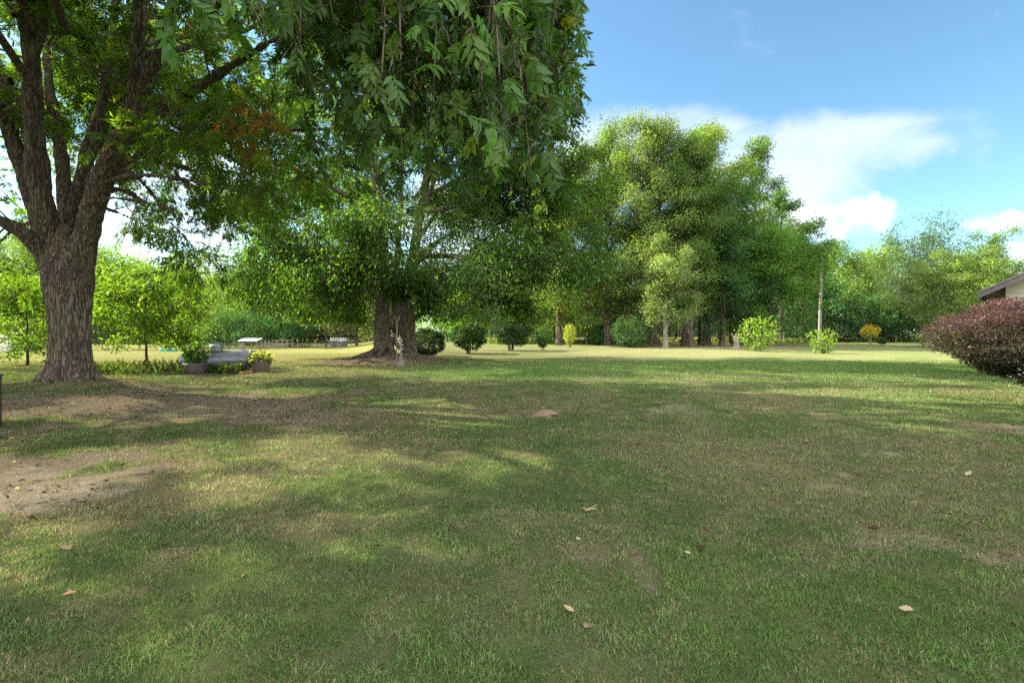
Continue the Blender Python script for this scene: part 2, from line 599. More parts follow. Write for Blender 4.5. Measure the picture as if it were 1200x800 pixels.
def lawn_fields(x, y):
    """share of dry grass, of bare dirt, of pale sand and of lush grass at ground points"""
    nb = fbm(x / 2.6, y / 2.6, seed=11, oct=4)
    nf = fbm(x / 0.55, y / 0.55, seed=12, oct=4)
    nl = fbm(x / 7.0, y / 7.0, seed=13, oct=3)
    wob = (nb - 0.5) * 1.5 + (nf - 0.5) * 1.3 + (fbm(x / 0.16, y / 0.16, seed=15, oct=2) - 0.5) * 0.8
    ns = fbm(x / 0.22, y / 0.22, seed=14, oct=3)
    dry = sstep(nb * 0.35 + nf * 0.35 + ns * 0.30, 0.41, 0.60) * 0.56
    dry = np.maximum(dry, 0.52 * sstep(1.15 - ell(x, y, 860, 530, 260, 60) + wob, 0.0, 0.7))
    dry = np.maximum(dry, 0.6 * sstep(1.1 - ell(x, y, 420, 520, 190, 70) + wob, 0.0, 0.8))
    dry = np.maximum(dry, 0.85 * sstep(1.1 - ell(x, y, 200, 580, 330, 75) + wob, 0.0, 0.8))
    far = sstep(y, 24.5, 27.5 + 4 * nl)
    dry = np.maximum(dry * (1 - 0.5 * far), far * (0.30 + 0.5 * (nl - 0.3) + 0.3 * (nb - 0.5)) * (1 - 0.45 * sstep(x / np.maximum(y, 1), 0.40, 0.62)))
    left = sstep(-x / np.maximum(y, 1), 0.16, 0.30)
    dry = np.where(left > 0, dry * (1 - left) + left * np.where(y > 18, 0.35 + 0.7 * (sstep(y, 18, 26) * (1 - sstep(y, 40, 62))) * nl + 0.2 * (nb - .5), dry), dry)
    # bare earth under the big tree, at the left and on small worn spots
    dirt = sstep(1.05 - ell(x, y, 130, 478, 330, 34) + wob * 0.9, 0.0, 0.55)
    dirt = np.maximum(dirt, sstep(1.05 - ell(x, y, -60, 575, 230, 80) + wob, 0.0, 0.5))
    dirt = np.maximum(dirt, sstep(1.0 - ell(x, y, 445, 423, 75, 6) + wob * 0.5, 0.0, 0.3))
    dirt = np.maximum(dirt, sstep(1.0 - ell(x, y, 1195, 503, 75, 14) + wob * 0.8, 0.0, 0.3))
    dirt = np.maximum(dirt, 0.7 * sstep(1.0 - ell(x, y, 757, 668, 17, 26) + wob * 1.0, 0.0, 0.3))
    dirt = np.maximum(dirt, 0.8 * sstep(1.0 - ell(x, y, 640, 485, 40, 7) + wob * 0.8, 0.0, 0.4))
    dirt = np.maximum(dirt, sstep(1.0 - ell(x, y, 260, 436, 70, 6) + wob * 0.8, 0.0, 0.4) * 0.8)
    dirt = np.maximum(dirt, sstep(1.0 - ell(x, y, 820, 405.5, 150, 2.2) + wob * 0.4, 0.0, 0.4) * 0.85)
    dirt = np.maximum(dirt, 0.75 * sstep(nf, 0.70, 0.80) * sstep(nb, 0.42, 0.6) * (y < 26))
    sand = sstep(1.0 - ell(x, y, 30, 575, 170, 34) + wob * 1.4, 0.0, 0.7) * 0.40
    for px, py, a, b in ((1060, 635, 60, 16), (985, 570, 36, 8), (510, 532, 26, 6), (290, 459, 60, 4), (985, 555, 14, 5), (800, 480, 60, 5), (1040, 532, 40, 5)):
        sand = np.maximum(sand, 0.34 * sstep(1.0 - ell(x, y, px, py, a, b) + wob * 1.4, 0.0, 0.7))
    lush = sstep(y + (nl - .5) * 8, 11.5, 18) * (1 - sstep(y, 22, 27)) * sstep(x, -7, 1)
    lush = np.maximum(lush, 0.8 * sstep(1.0 - ell(x, y, 1150, 480, 140, 30) + wob, 0, .7))
    lush = np.maximum(lush, 0.5 * sstep(nl, 0.5, 0.7) * (y < 14))
    dry = dry * (1 - 0.75 * lush)
    return dry, dirt, sand, lush


def lawn_colour(x, y, blades=False):
    dry, dirt, sand, lush = lawn_fields(x, y)
    c = GREEN + (LUSH - GREEN) * lush[:, None]
    dc = DRY + (np.array((0.27, 0.252, 0.125)) - DRY) * sstep(y, 23, 27)[:, None]  # far dry grass lightened: brightness of the sunlit strip put into its colour
    c = c + (dc - c) * (np.clip(dry, 0, 1)[:, None])
    fl = left_field(x, y)[:, None]
    c = c + (np.array((0.27, 0.265, 0.085)) - c) * fl * 0.7
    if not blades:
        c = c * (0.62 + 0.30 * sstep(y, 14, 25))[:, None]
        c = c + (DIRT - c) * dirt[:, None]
        c = c + (SAND - c) * sand[:, None]
    return c


def left_field(x, y):
    return sstep(-x / np.maximum(y, 1), 0.16, 0.30) * sstep(y, 16, 22)


def axis(dense_lo, dense_hi, step, lo, hi, grow=1.16):
    a = list(np.arange(dense_lo, dense_hi + 1e-6, step))
    s, x = step, a[-1]
    while x < hi:
        s = min(s * grow, 60)
        x += s
        a.append(x)
    s, x = step, a[0]
    while x > lo:
        s = min(s * grow, 60)
        x -= s
        a.insert(0, x)
    return np.array(a)


def build_ground():
    xs = axis(-17, 20, 0.11, -900, 900)
    ys = axis(0.5, 27, 0.11, -300, 1500, 1.07)
    X, Y = np.meshgrid(xs, ys)
    x, y = X.ravel(), Y.ravel()
    dry, dirt, sand, lush = lawn_fields(x, y)
    z = gz(x, y)
    z = z + (fbm(x / 0.35, y / 0.35, seed=31, oct=3) - 0.5) * 0.035 * (y < 27)
    z = z + dirt * (fbm(x / 0.18, y / 0.18, seed=33, oct=3) - 0.55) * 0.06 * (y < 27)
    v = np.stack([x, y, z], 1)
    nx, ny = len(xs), len(ys)
    i = np.arange((nx - 1) * (ny - 1))
    r, c = i // (nx - 1), i % (nx - 1)
    b = r * nx + c
    q = np.stack([b, b + 1, b + nx + 1, b + nx], 1)
    m, t = new_mat('lawn_soil')
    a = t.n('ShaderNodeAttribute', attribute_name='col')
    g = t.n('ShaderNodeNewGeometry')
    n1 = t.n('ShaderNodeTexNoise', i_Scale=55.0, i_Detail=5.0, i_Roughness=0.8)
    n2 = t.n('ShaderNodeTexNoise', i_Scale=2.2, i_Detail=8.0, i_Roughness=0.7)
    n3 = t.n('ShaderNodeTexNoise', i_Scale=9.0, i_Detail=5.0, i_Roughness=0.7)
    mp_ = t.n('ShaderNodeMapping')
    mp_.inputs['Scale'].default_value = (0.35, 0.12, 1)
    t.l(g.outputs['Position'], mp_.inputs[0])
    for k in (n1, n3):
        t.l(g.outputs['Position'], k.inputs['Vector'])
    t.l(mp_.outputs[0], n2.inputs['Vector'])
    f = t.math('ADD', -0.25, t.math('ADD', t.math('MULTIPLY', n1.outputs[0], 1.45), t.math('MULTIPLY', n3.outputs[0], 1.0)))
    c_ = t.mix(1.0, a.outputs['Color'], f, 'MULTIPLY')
    c_ = t.mix(t.math('MULTIPLY', t.ramp(n2.outputs[0], 0.45, 0.7), 0.30), c_, (0.21, 0.17, 0.085))
    bp = t.n('ShaderNodeBump', i_Strength=0.7, i_Distance=0.02)
    t.l(t.math('ADD', n1.outputs[0], n3.outputs[0]), bp.inputs['Height'])
    d = t.n('ShaderNodeBsdfDiffuse', i_Roughness=0.8)
    t.l(c_, d.inputs[0])
    t.l(bp.outputs[0], d.inputs['Normal'])
    o = t.n('ShaderNodeOutputMaterial')
    t.l(d.outputs[0], o.inputs[0])
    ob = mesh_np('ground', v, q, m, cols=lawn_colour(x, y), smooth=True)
    ob['kind'] = 'structure'
    ob['label'] = 'patchy mown lawn with bare earth under the trees'


build_ground()


def build_grass():
    """mown blades standing on the lawn, thinner on bare earth"""
    rng = np.random.default_rng(5)
    V_, F_, C_ = [], [], []
    base = 0
    bands = ((1.5, 3.2, 22000, 0.030, 0.0030), (3.2, 5.2, 12000, 0.032, 0.0040), (5.2, 8.5, 4600, 0.035, 0.0058), (8.5, 13.5, 1300, 0.040, 0.009), (13.5, 25, 420, 0.045, 0.017))
    for y0, y1, dens, hgt, wid in bands:
        xa, xb = -1.15 * y1 - 0.8, 1.15 * y1 + 0.8
        n = int((xb - xa) * (y1 - y0) * dens)
        x, y = rng.uniform(xa, xb, n), rng.uniform(y0, y1, n)
        k = np.abs(x) < 1.15 * y + 0.8
        x, y = x[k], y[k]
        dry, dirt, sand, lush = lawn_fields(x, y)
        clump = fbm(x / 0.12, y / 0.12, seed=41, oct=2)
        keep = rng.random(len(x)) < np.clip(1.0 - 0.93 * dirt - 0.75 * sand, 0.03, 1) * (0.35 + 0.65 * sstep(clump, 0.3, 0.6))
        x, y, dry, lush, clump = x[keep], y[keep], dry[keep], lush[keep], clump[keep]
        n = len(x)
        isdry = rng.random(n) < 0.09 + 0.66 * dry
        c = GREEN + (LUSH - GREEN) * np.clip(lush + rng.normal(0, .25, n), 0, 1)[:, None]
        c = np.where(isdry[:, None], DRY * rng.uniform(0.6, 1.6, n)[:, None], c * rng.uniform(0.6, 1.9, n)[:, None])
        big = fbm(x / 0.5, y / 0.5, seed=43, oct=2)
        c = c * (0.45 + 0.65 * clump + 0.45 * big)[:, None]
        h = hgt * rng.uniform(0.45, 1.35, n) * (0.35 + 0.75 * clump + 0.5 * big)
        a = rng.uniform(0, 2 * math.pi, n)
        lean = rng.uniform(0.2, 1.3, n)
        la = rng.uniform(0, 2 * math.pi, n)
        wv = np.stack([np.cos(a), np.sin(a), 0 * a], 1) * (wid * rng.uniform(0.6, 1.3, n))[:, None]
        z = gz(x, y) + (fbm(x / 0.35, y / 0.35, seed=31, oct=3) - 0.5) * 0.035
        p = np.stack([x, y, z - 0.004], 1)
        off = np.stack([np.cos(la) * np.sin(lean) * h, np.sin(la) * np.sin(lean) * h, np.cos(lean) * h], 1)
        mid = p + off * 0.5 + np.array([0, 0, 1]) * (h * 0.16)[:, None]
        v = np.stack([p - wv / 2, p + wv / 2, mid + wv * 0.42, mid - wv * 0.42, p + off], 1).reshape(-1, 3)
        f = np.array([(0, 1, 2), (0, 2, 3), (3, 2, 4)])[None] + (np.arange(n) * 5)[:, None, None] + base
        base += n * 5
        V_.append(v)
        F_.append(f.reshape(-1, 3))
        C_.append(np.repeat(c, 5, 0))
    o = mesh_np('grass', np.concatenate(V_), np.concatenate(F_), M['grass'], cols=np.concatenate(C_))
    tag(o, 'short mown lawn grass, green and straw coloured, over the whole yard', 'grass', kind='stuff')


# ------------------------------------------------------------------ trees
def jitter_cols(rng, base, n, amt=0.22, clump=None, yellow=0.0):
    c = np.tile(np.array(base, float), (n, 1)) * np.exp(rng.normal(0, amt, n))[:, None]
    c[:, 0] *= np.exp(rng.normal(0, amt * 0.5, n))
    if clump is not None:
        c *= clump[:, None]
    if yellow:
        k = rng.random(n) < yellow
        c[k] = c[k] * np.array([2.6, 1.7, 0.9])
    return np.clip(c, 0.002, 0.7)


class Skeleton:
    """limbs, branches and twigs of one tree"""
    def __init__(self, rng):
        self.rng = rng
        self.v, self.f, self.n = [], [], 0
        self.tips, self.tdir = [], []

    def tube(self, pts, rs, n=7):
        v, f = tube_np(np.asarray(pts, float), np.asarray(rs, float), n)
        self.v.append(v)
        self.f.append(f + self.n)
        self.n += len(v)

    def twig_line(self, p, d, L, up, k=4, wig=0.35):
        rng = self.rng
        pts = [p]
        d = unit(d)
        for i in range(k):
            d = unit(d + rng.normal(0, wig / k, 3) + np.array([0, 0, up / k]))
            p = p + d * L / k
            pts.append(p)
        return np.array(pts)

    def branch(self, pts, r0, levels, spacing, length, up, t0=0.25, ang=(40, 75), tubes=(6, 4, 3), rmin=0.006, tips_from=0.3, tip_gap=0.35):
        """children along a limb, down the levels; leaf points along the last"""
        rng = self.rng
        L = float(np.linalg.norm(np.diff(pts, axis=0), axis=1).sum())
        cnt = max(2, int(L / spacing[0]))
        for i in range(cnt):
            t = t0 + (1 - t0) * (i + rng.uniform(0.2, 0.8)) / cnt
            p, d = lerp_line(pts, min(t, 0.995))
            side = unit(np.cross(d, rng.normal(0, 1, 3)))
            a = rad(rng.uniform(*ang))
            nd = d * math.cos(a) + side * math.sin(a)
            cl = length[0] * (1.0 - 0.45 * t) * rng.uniform(0.65, 1.2)
            ch = self.twig_line(p, nd, cl, up[0])
            rc = max(rmin, r0 * (1 - 0.75 * t) * 0.45)
            self.tube(ch, np.linspace(rc, rmin * 0.6, len(ch)), tubes[0])
            if levels > 1:
                self.branch(ch, rc, levels - 1, spacing[1:], length[1:], up[1:], 0.2, ang, tubes[1:], rmin * 0.6, tips_from, tip_gap)
            else:
                m = max(1, int(cl * (1 - tips_from) / tip_gap))
                for j in range(m + 1):
                    q, e = lerp_line(ch, min(0.999, tips_from + (1 - tips_from) * j / m))
                    self.tips.append(q)
                    self.tdir.append(e)

    def arrays(self, gaps=False):
        v, f = np.concatenate(self.v), np.concatenate(self.f)
        if gaps:                            # no twig where the sun comes through
            f = f[sun_gap(v, far_edge=False)[f].max(1) < 0.5]
        return v, f


def leaves_at(rng, tips, tdir, per, spread, size, width, base, tmpl=DIAMOND, droop=0.3, amt=0.22, yellow=0.0, cull=None, upbias=0.8, clump_amt=0.28, flat=0.7):
    """leaves scattered round the twig points"""
    tips, tdir = np.asarray(tips), np.asarray(tdir)
    n = len(tips) * per
    idx = np.repeat(np.arange(len(tips)), per)
    off = rng.normal(0, spread, (n, 3)) * np.array([1, 1, flat])
    pos = tips[idx] + off
    cl = np.exp(rng.normal(0, clump_amt, len(tips)))[idx]
    if cull is not None:
        k = cull(pos)
        pos, off, idx, cl = pos[k], off[k], idx[k], cl[k]
    n = len(pos)
    d = tdir[idx] * 0.6 + unit(off) * 0.7 + rng.normal(0, 0.5, (n, 3)) + np.array([0, 0, -droop])
    nr = rng.normal(0, 0.48, (n, 3)) + np.array([0, 0, upbias])
    sz = size * rng.uniform(0.65, 1.25, n)
    return stamp(tmpl, pos, d, nr, sz, width, jitter_cols(rng, base, n, amt, cl, yellow))


def crown_profile(shape, s):
    if shape == 'round':
        return math.sqrt(max(0.05, 1 - (2 * s - 1) ** 2))
    if shape == 'oval':
        return max(0.15, math.sin(math.pi * (0.08 + 0.88 * s)) ** 0.7 * (1.1 - 0.35 * s))
    if shape == 'cone':
        return max(0.12, 1.05 - 0.95 * s)
    if shape == 'vase':
        return max(0.2, 0.45 + 0.75 * math.sin(math.pi * (0.15 + 0.72 * s)))
    return 1.0


def grow_tree(seed, H, r0, cb, R, shape='oval', nl=16, base=(0.05, 0.09, 0.02), per=9, size=0.2, width=0.45, spread=0.28, droop=0.3,
              spacing=(0.8, 0.6), length=(1.8, 0.9), stems=1, lean=(0, 0), yellow=0.0, up=(0.4, 0.2), cull=None, el=(12, 62), amt=0.13,
              upbias=0.8, clump_amt=0.3, levels=2, sides=9, tmpl=DIAMOND, keep=1.0, limb_up=0.5, tip_gap=0.35, cover=5.0):
    """trunk with limbs, branches and a crown of single leaves; returns wood and crown arrays"""
    rng = np.random.default_rng(seed)
    sk = Skeleton(rng)
    for s in range(stems):
        a = s * 2.4 + rng.uniform(0, 6)
        sp = 0 if stems == 1 else 1
        k = 10
        pts, p = [], np.array([math.cos(a), math.sin(a), 0]) * r0 * 1.3 * sp
        tiltx, tilty = lean[0] + sp * math.cos(a) * 0.16, lean[1] + sp * math.sin(a) * 0.16
        for i in range(k + 1):
            z = H * 0.94 * i / k
            wob = 0.012 * H * math.sqrt(i / k)
            pts.append(p + np.array([tiltx * z + rng.normal(0, wob * .6), tilty * z + rng.normal(0, wob * .6), z]))
        pts = curve(pts, 3)
        tt = np.linspace(0, 1, len(pts))
        rs = r0 * ((1 - tt) ** 0.8 * 0.92 + 0.05) * (1 + 0.45 * np.exp(-tt * 30))
        pts[0][2] -= 0.25
        sk.tube(pts, rs, sides)
        n_l = nl // stems
        for i in range(n_l):
            q = ((i + rng.uniform(0.1, 0.9)) / n_l)
            t = cb + (0.98 - cb) * q
            if rng.random() > keep:
                continue
            pp, dd = lerp_line(pts, t)
            az = i * 2.4 + rng.uniform(-0.5, 0.5) + a
            e = rad(el[0] + (el[1] - el[0]) * q + rng.uniform(-10, 10))
            L = 1.25 * R * crown_profile(shape, q) * rng.uniform(0.72, 1.18) / max(0.55, math.cos(e) ** 0.5)
            d = np.array([math.cos(az) * math.cos(e), math.sin(az) * math.cos(e), math.sin(e)])
            limb = sk.twig_line(pp, d, L, limb_up, 5, 0.5)
            rl = max(0.02, r0 * 0.42 * (1 - 0.7 * q))
            sk.tube(limb, np.linspace(rl, 0.012, len(limb)), 6)
            sk.branch(limb, rl, levels, spacing, length, up, t0=0.10, tip_gap=tip_gap)
    wood = sk.arrays()
    tips, td = np.array(sk.tips), np.array(sk.tdir)
    # bring the crown to its measured height and half width
    kz = (H - spread) / np.percentile(tips[:, 2], 99.3)
    kr = R / np.percentile(np.hypot(tips[:, 0] - lean[0] * tips[:, 2], tips[:, 1] - lean[1] * tips[:, 2]), 90)
    kv = np.array([kr, kr, kz])
    tips = tips * kv
    rr = np.hypot(wood[0][:, 0], wood[0][:, 1])[:, None]
    wood = (wood[0] * np.concatenate([1 + (kv[:2] - 1) * sstep(rr, r0 * 1.2, r0 * 2.2), np.full((len(rr), 1), kz)], 1), wood[1])
    silh = math.pi / 2 * R * H * (1 - cb)
    per = max(2, int(cover * silh / (size * size * width * 0.5) / len(tips)))
    gap = fbm(tips[:, 0] / (0.32 * R) + seed, tips[:, 1] / (0.32 * R), tips[:, 2] / (0.30 * R), seed, 2)
    ok = (gap > 0.30) & (tips[:, 2] > 0.1)
    crown = leaves_at(rng, tips[ok], td[ok], per, spread, size, width, base, tmpl, droop, amt, yellow, cull, upbias, clump_amt)
    return wood, crown


def put_tree(name, label, cat, loc, wood, crown, bark, leafm, group=None, rz=0.0, crown_name='crown'):
    t = thing(name, label, cat, loc, rz, group)
    mesh_np('trunk' if crown_name == 'crown' else 'stem', wood[0], wood[1], bark, t, smooth=True)
    mesh_np(crown_name, crown[0], crown[1], leafm, t, cols=crown[2])
    return t


def copy_thing(o, label, loc, rz, scale=1.0, group=None):
    c = o.copy()
    COL.objects.link(c)
    c.location, c.rotation_euler, c.scale = loc, (0, 0, rz), (scale, scale, scale)
    c['label'] = label
    if group:
        c['group'] = group
    for ch in list(o.children):
        d = ch.copy()
        COL.objects.link(d)
        d.parent = c
    return c


def merged_wood(lines, voxel, seed, amp, sides=24):
    """limbs flowing into one trunk: overlapping tubes fused to one skin, then furrowed like bark"""
    vs, fs, b = [], [], 0
    for pts, rs in lines:
        v, f = tube_np(pts, rs, sides)
        n = sides
        vs.append(v)
        fs.append(f + b)
        m = len(pts)
        vs.append(np.array([pts[0], pts[-1]]))
        c0, c1 = b + len(v), b + len(v) + 1
        i = np.arange(n)
        k = (i + 1) % n
        fs.append(np.stack([c0 + 0 * i, b + k, b + i, c0 + 0 * i], 1))
        fs.append(np.stack([c1 + 0 * i, b + (m - 1) * n + i, b + (m - 1) * n + k, c1 + 0 * i], 1))
        b += len(v) + 2
    v = np.concatenate(vs)
    f = np.concatenate(fs)
    me = D.meshes.new('tmp')
    me.from_pydata(v.tolist(), [], [tuple(dict.fromkeys(q)) for q in f.tolist()])
    o = D.objects.new('tmp', me)
    COL.objects.link(o)
    md = o.modifiers.new('r', 'REMESH')
    md.mode = 'VOXEL'
    md.voxel_size = voxel
    sm = o.modifiers.new('s', 'SMOOTH')
    sm.iterations = 6
    sm.factor = 0.5
    dg = bpy.context.evaluated_depsgraph_get()
    ev = o.evaluated_get(dg).to_mesh()
    n = len(ev.vertices)
    co = np.zeros(n * 3, np.float32)
    no = np.zeros(n * 3, np.float32)
    ev.vertices.foreach_get('co', co)
    ev.vertices.foreach_get('normal', no)
    co, no = co.reshape(-1, 3).astype(float), no.reshape(-1, 3).astype(float)
    quads = np.array([tuple(p.vertices) for p in ev.polygons], np.int32)
    o.evaluated_get(dg).to_mesh_clear()
    D.objects.remove(o)
    D.meshes.remove(me)
    w1 = fbm(co[:, 0] * 1.5, co[:, 1] * 1.5, co[:, 2] * 1.5, seed, 2) * 1.6
    r1 = np.abs(fbm(co[:, 0] * 7 + w1, co[:, 1] * 7, co[:, 2] * 1.1, seed + 3, 3) - 0.5) * 4.5
    r2 = fbm(co[:, 0] * 2.2, co[:, 1] * 2.2, co[:, 2] * 1.2, seed + 9, 2) - 0.5
    co = co + no * (amp * (np.clip(r1, 0, 1) - 0.5) + amp * 1.8 * r2)[:, None]
    return co, quads


def taper(r0, r1, n, p=1.0):
    return r1 + (r0 - r1) * (1 - np.linspace(0, 1, n)) ** p


def big_pecan():
    rng = np.random.default_rng(77)
    Y0 = 13.0
    bx = (82 - 600) / F_PX * Y0
    root = thing('pecan_tree', 'massive pecan with furrowed grey trunk forking into several thick limbs', 'tree', (0, 0, 0))
    bz = gzs(bx, Y0)
    lines = []
    tr = np.array([P(82, 462, Y0), P(82, 440, Y0), P(82, 415, Y0), P(82, 370, Y0), P(80, 330, Y0), P(79, 295, Y0), P(78, 262, Y0)])
    tr[0][2] = bz - 0.3
    tr = curve(tr, 5)
    zz = tr[:, 2] - bz
    rs = 0.435 + 0.11 * np.exp(-np.clip(zz, 0, 9) / 0.30) + 0.12 * sstep(zz, 1.6, 2.8)
    rs = rs * (1 - 0.72 * sstep(zz, 2.7, 4.25))
    lines.append((tr, rs))
    for k in range(7):                       # root flares
        a = k * 0.9 + 0.3
        c = np.array([bx, Y0, bz])
        d = np.array([math.cos(a), math.sin(a), 0])
        pts = np.array([c + d * 0.22 + [0, 0, 0.70], c + d * 0.42 + [0, 0, 0.28], c + d * 0.62 + [0, 0, 0.02], c + d * 0.95 + [0, 0, -0.16]])
        lines.append((curve(pts, 4), taper(0.17, 0.05, 13)))
    spec = [   # pixel path, depth offsets, radii
        ([(66, 330), (60, 285), (46, 215), (39, 130), (36, 60), (20, -70), (0, -220)], [0, -.1, -.3, -.5, -.6, -.9, -1.6], .36, .12),
        ([(37, 75), (50, 35), (60, -40), (85, -160)], [-.6, -.7, -.9, -1.6], .15, .06),
        ([(58, 310), (42, 245), (20, 180), (2, 125), (-30, 40), (-90, -90)], [.3, .6, .9, 1.1, 1.6, 2.6], .28, .09),
        ([(60, 320), (40, 285), (12, 264), (-45, 240), (-130, 190)], [-.1, -.4, -.8, -1.4, -2.2], .24, .07),
        ([(80, 300), (77, 245), (72, 185), (62, 125), (54, 60), (50, -60)], [.4, .8, 1.2, 1.6, 2.1, 3.2], .27, .08),
        ([(84, 290), (90, 235), (104, 175), (121, 118), (130, 45), (148, -90)], [.3, .6, 1.0, 1.4, 1.9, 3.0], .26, .08),
        ([(90, 330), (99, 285), (112, 235), (130, 185), (149, 148), (159, 110), (161, 55), (164, -30), (150, -190)], [0, -.1, -.3, -.5, -.6, -.7, -.8, -1.1, -1.9], .37, .13),
        ([(160, 120), (176, 88), (194, 40), (214, -30), (262, -150)], [-.7, -.9, -1.1, -1.4, -2.2], .20, .07),
        ([(140, 165), (160, 136), (184, 123), (228, 104), (270, 78), (322, 46), (395, 10)], [-.55, -.7, -.9, -1.2, -1.6, -2.1, -2.8], .22, .05),
        ([(112, 235), (134, 232), (178, 239), (228, 256), (268, 282)], [-.3, -.6, -1.0, -1.5, -2.0], .085, .025),
        ([(150, 145), (182, 178), (216, 214), (246, 255)], [-.6, -.2, .3, .8], .06, .02),
        ([(150, 150), (190, 152), (245, 172), (300, 205), (335, 250)], [-.6, -.2, .4, 1.0, 1.5], .10, .025),
        ([(120, 225), (150, 225), (200, 262), (235, 300)], [-.2, .6, 1.4, 2.0], .08, .022),
        ([(160, 125), (210, 128), (270, 130), (330, 150)], [-.7, .6, 1.9, 2.8], .11, .03),
        ([(118, 215), (165, 205), (240, 215), (310, 235)], [-.3, -1.6, -2.6, -3.2], .09, .025),
        ([(135, 205), (175, 190), (225, 200), (262, 236)], [.2, 1.4, 2.6, 3.4], .09, .025),
        ([(125, 215), (150, 200), (180, 230), (205, 275)], [.3, 1.8, 3.0, 4.0], .08, .022),
        ([(110, 240), (140, 250), (175, 268), (215, 300)], [.3, 1.4, 2.6, 3.6], .07, .02),
        ([(60, 285), (38, 262), (14, 270), (-14, 300)], [.2, 1.2, 2.2, 3.2], .09, .025),
        ([(110, 250), (122, 215), (150, 190), (200, 170), (262, 165)], [.2, 1.0, 2.2, 3.6, 5.0], .20, .05),
    ]
    sk = Skeleton(rng)
    for i, (path, dy, r0, r1) in enumerate(spec):
        pts = curve([P(px, py, Y0 + d) for (px, py), d in zip(path, dy)], 5)
        rs = taper(r0 * 0.86, r1 * 0.8, len(pts), 0.9)
        lines.append((pts, rs))
        t0 = 0.45 if i in (0, 2, 4, 5, 6) else 0.3
        if i in (9, 10, 11, 12, 13, 14, 15, 16, 17, 18):
            t0 = 0.15
        # twigs carrying leaves
        L = np.linalg.norm(np.diff(pts, axis=0), axis=1).sum()
        sk.branch(pts, r0 * 0.4, 2, (0.60, 0.42), (2.6, 1.1), (0.15, -0.25), t0, (35, 85), (6, 4, 3), 0.010, 0.15, 0.26)
    for q in range(30):                        # high and outer boughs above and left of the picture
        a = rng.uniform(0, 2 * math.pi) if q < 16 else rng.uniform(2.1, 4.1)
        p0 = np.array([bx, Y0, rng.uniform(6.5, 10)]) + np.array([math.cos(a), math.sin(a), 0]) * 1.5
        d = np.array([math.cos(a), math.sin(a), rng.uniform(0.1, 0.9)])
        pts = sk.twig_line(p0, d, rng.uniform(5, 7.5) if q < 16 else rng.uniform(7.5, 11), 0.1, 6, 0.5)
        sk.tube(pts, np.linspace(0.10, 0.02, len(pts)), 6)
        sk.branch(pts, 0.06, 2, (0.65, 0.42), (2.6, 1.1), (0.1, -0.25), 0.2, (35, 85), (6, 4, 3), 0.010, 0.15, 0.26)
    for q in range(16):                        # high boughs reaching forward over the lawn, above the picture
        a = rng.uniform(3.7, 5.3)
        p0 = np.array([bx + rng.uniform(-2.0, 1.5), Y0 - .5, rng.uniform(10.2, 12.4)])
        d = np.array([math.cos(a), math.sin(a), rng.uniform(-0.12, 0.12)])
        pts = sk.twig_line(p0, d, rng.uniform(5, 8), -0.1, 6, 0.5)
        sk.tube(pts, np.linspace(0.08, 0.02, len(pts)), 6)
        sk.branch(pts, 0.05, 2, (0.55, 0.42), (2.4, 1.1), (0.1, -0.2), 0.1, (35, 85), (5, 3, 3), 0.008, 0.15, 0.24)
    for q in range(12):                        # low boughs reaching out to the left
        a = rng.uniform(2.3, 4.0)
        p0 = np.array([bx - 4.6, Y0 - 1.5 + rng.uniform(-1, 2.5), rng.uniform(4.2, 6.4)])
        d = np.array([math.cos(a), math.sin(a), rng.uniform(0.0, 0.35)])
        pts = sk.twig_line(p0, d, rng.uniform(4, 8), -0.05, 6, 0.5)
        sk.tube(pts, np.linspace(0.11, 0.02, len(pts)), 6)
        sk.branch(pts, 0.06, 2, (0.55, 0.42), (2.4, 1.1), (0.0, -0.25), 0.3, (35, 85), (6, 4, 3), 0.010, 0.15, 0.26)
    wv, wf = merged_wood(lines, 0.034, 5, 0.046)
    mesh_np('trunk', wv, wf, M['bark'], root, smooth=True)
    bv, bf = sk.arrays(True)
    mesh_np('branches', bv, bf, M['bark'], root, smooth=True)
    tips, td = np.array(sk.tips), np.array(sk.tdir)
    keep = (tips[:, 2] > 2.6) & (rng.random(len(tips)) < 0.80)
    # keep the trunk and fork clear on the camera's side
    pj = np.stack([600 + tips[:, 0] / tips[:, 1] * F_PX, HORIZON - (tips[:, 2] - CAM_H) / tips[:, 1] * F_PX], 1)
    d_axis = np.sqrt((tips[:, 0] - bx) ** 2 + (tips[:, 1] - Y0) ** 2)
    keep &= ~((tips[:, 2] < 9.2) & (np.abs(tips[:, 0] - bx - .4) < 3.2) & (tips[:, 1] < Y0 + 0.4) & (tips[:, 1] > 5.5))
    tips, td = tips[keep], td[keep]
    seen = (tips[:, 2] < CAM_H + 0.70 * tips[:, 1]) & (tips[:, 0] > -1.08 * tips[:, 1])
    idx = np.repeat(np.arange(len(tips)), np.where(seen, 6, 7))
    pos = tips[idx] + rng.normal(0, 0.14, (len(idx), 3))
    hole = fbm(pos[:, 0] / 1.5, pos[:, 1] / 1.5, pos[:, 2] / 1.2, 91, 2)
    k = (rng.random(len(pos)) > sun_gap(pos)) & (hole < 0.70) & (pos[:, 2] > 2.3)
    pos, idx = pos[k], idx[k]
    n = len(pos)
    d = td[idx] * 0.7 + unit(rng.normal(0, 1, (n, 3))) * 0.9 + np.array([0, 0, -0.45])
    nr = rng.normal(0, 0.45, (n, 3)) + np.array([0, 0, 1.0])
    clump = np.exp(rng.normal(0, 0.22, len(tips)))[idx]
    base = np.array((0.100, 0.175, 0.022))
    c = jitter_cols(rng, base, n, 0.20, clump, 0.03)
    dead = (np.linalg.norm((pos - P(262, 118, 11.2)) / np.array([.9, 1.3, .45]), axis=1) < 1) | (np.linalg.norm((pos - P(300, 165, 10.9)) / np.array([.7, 1.2, .5]), axis=1) < 1)
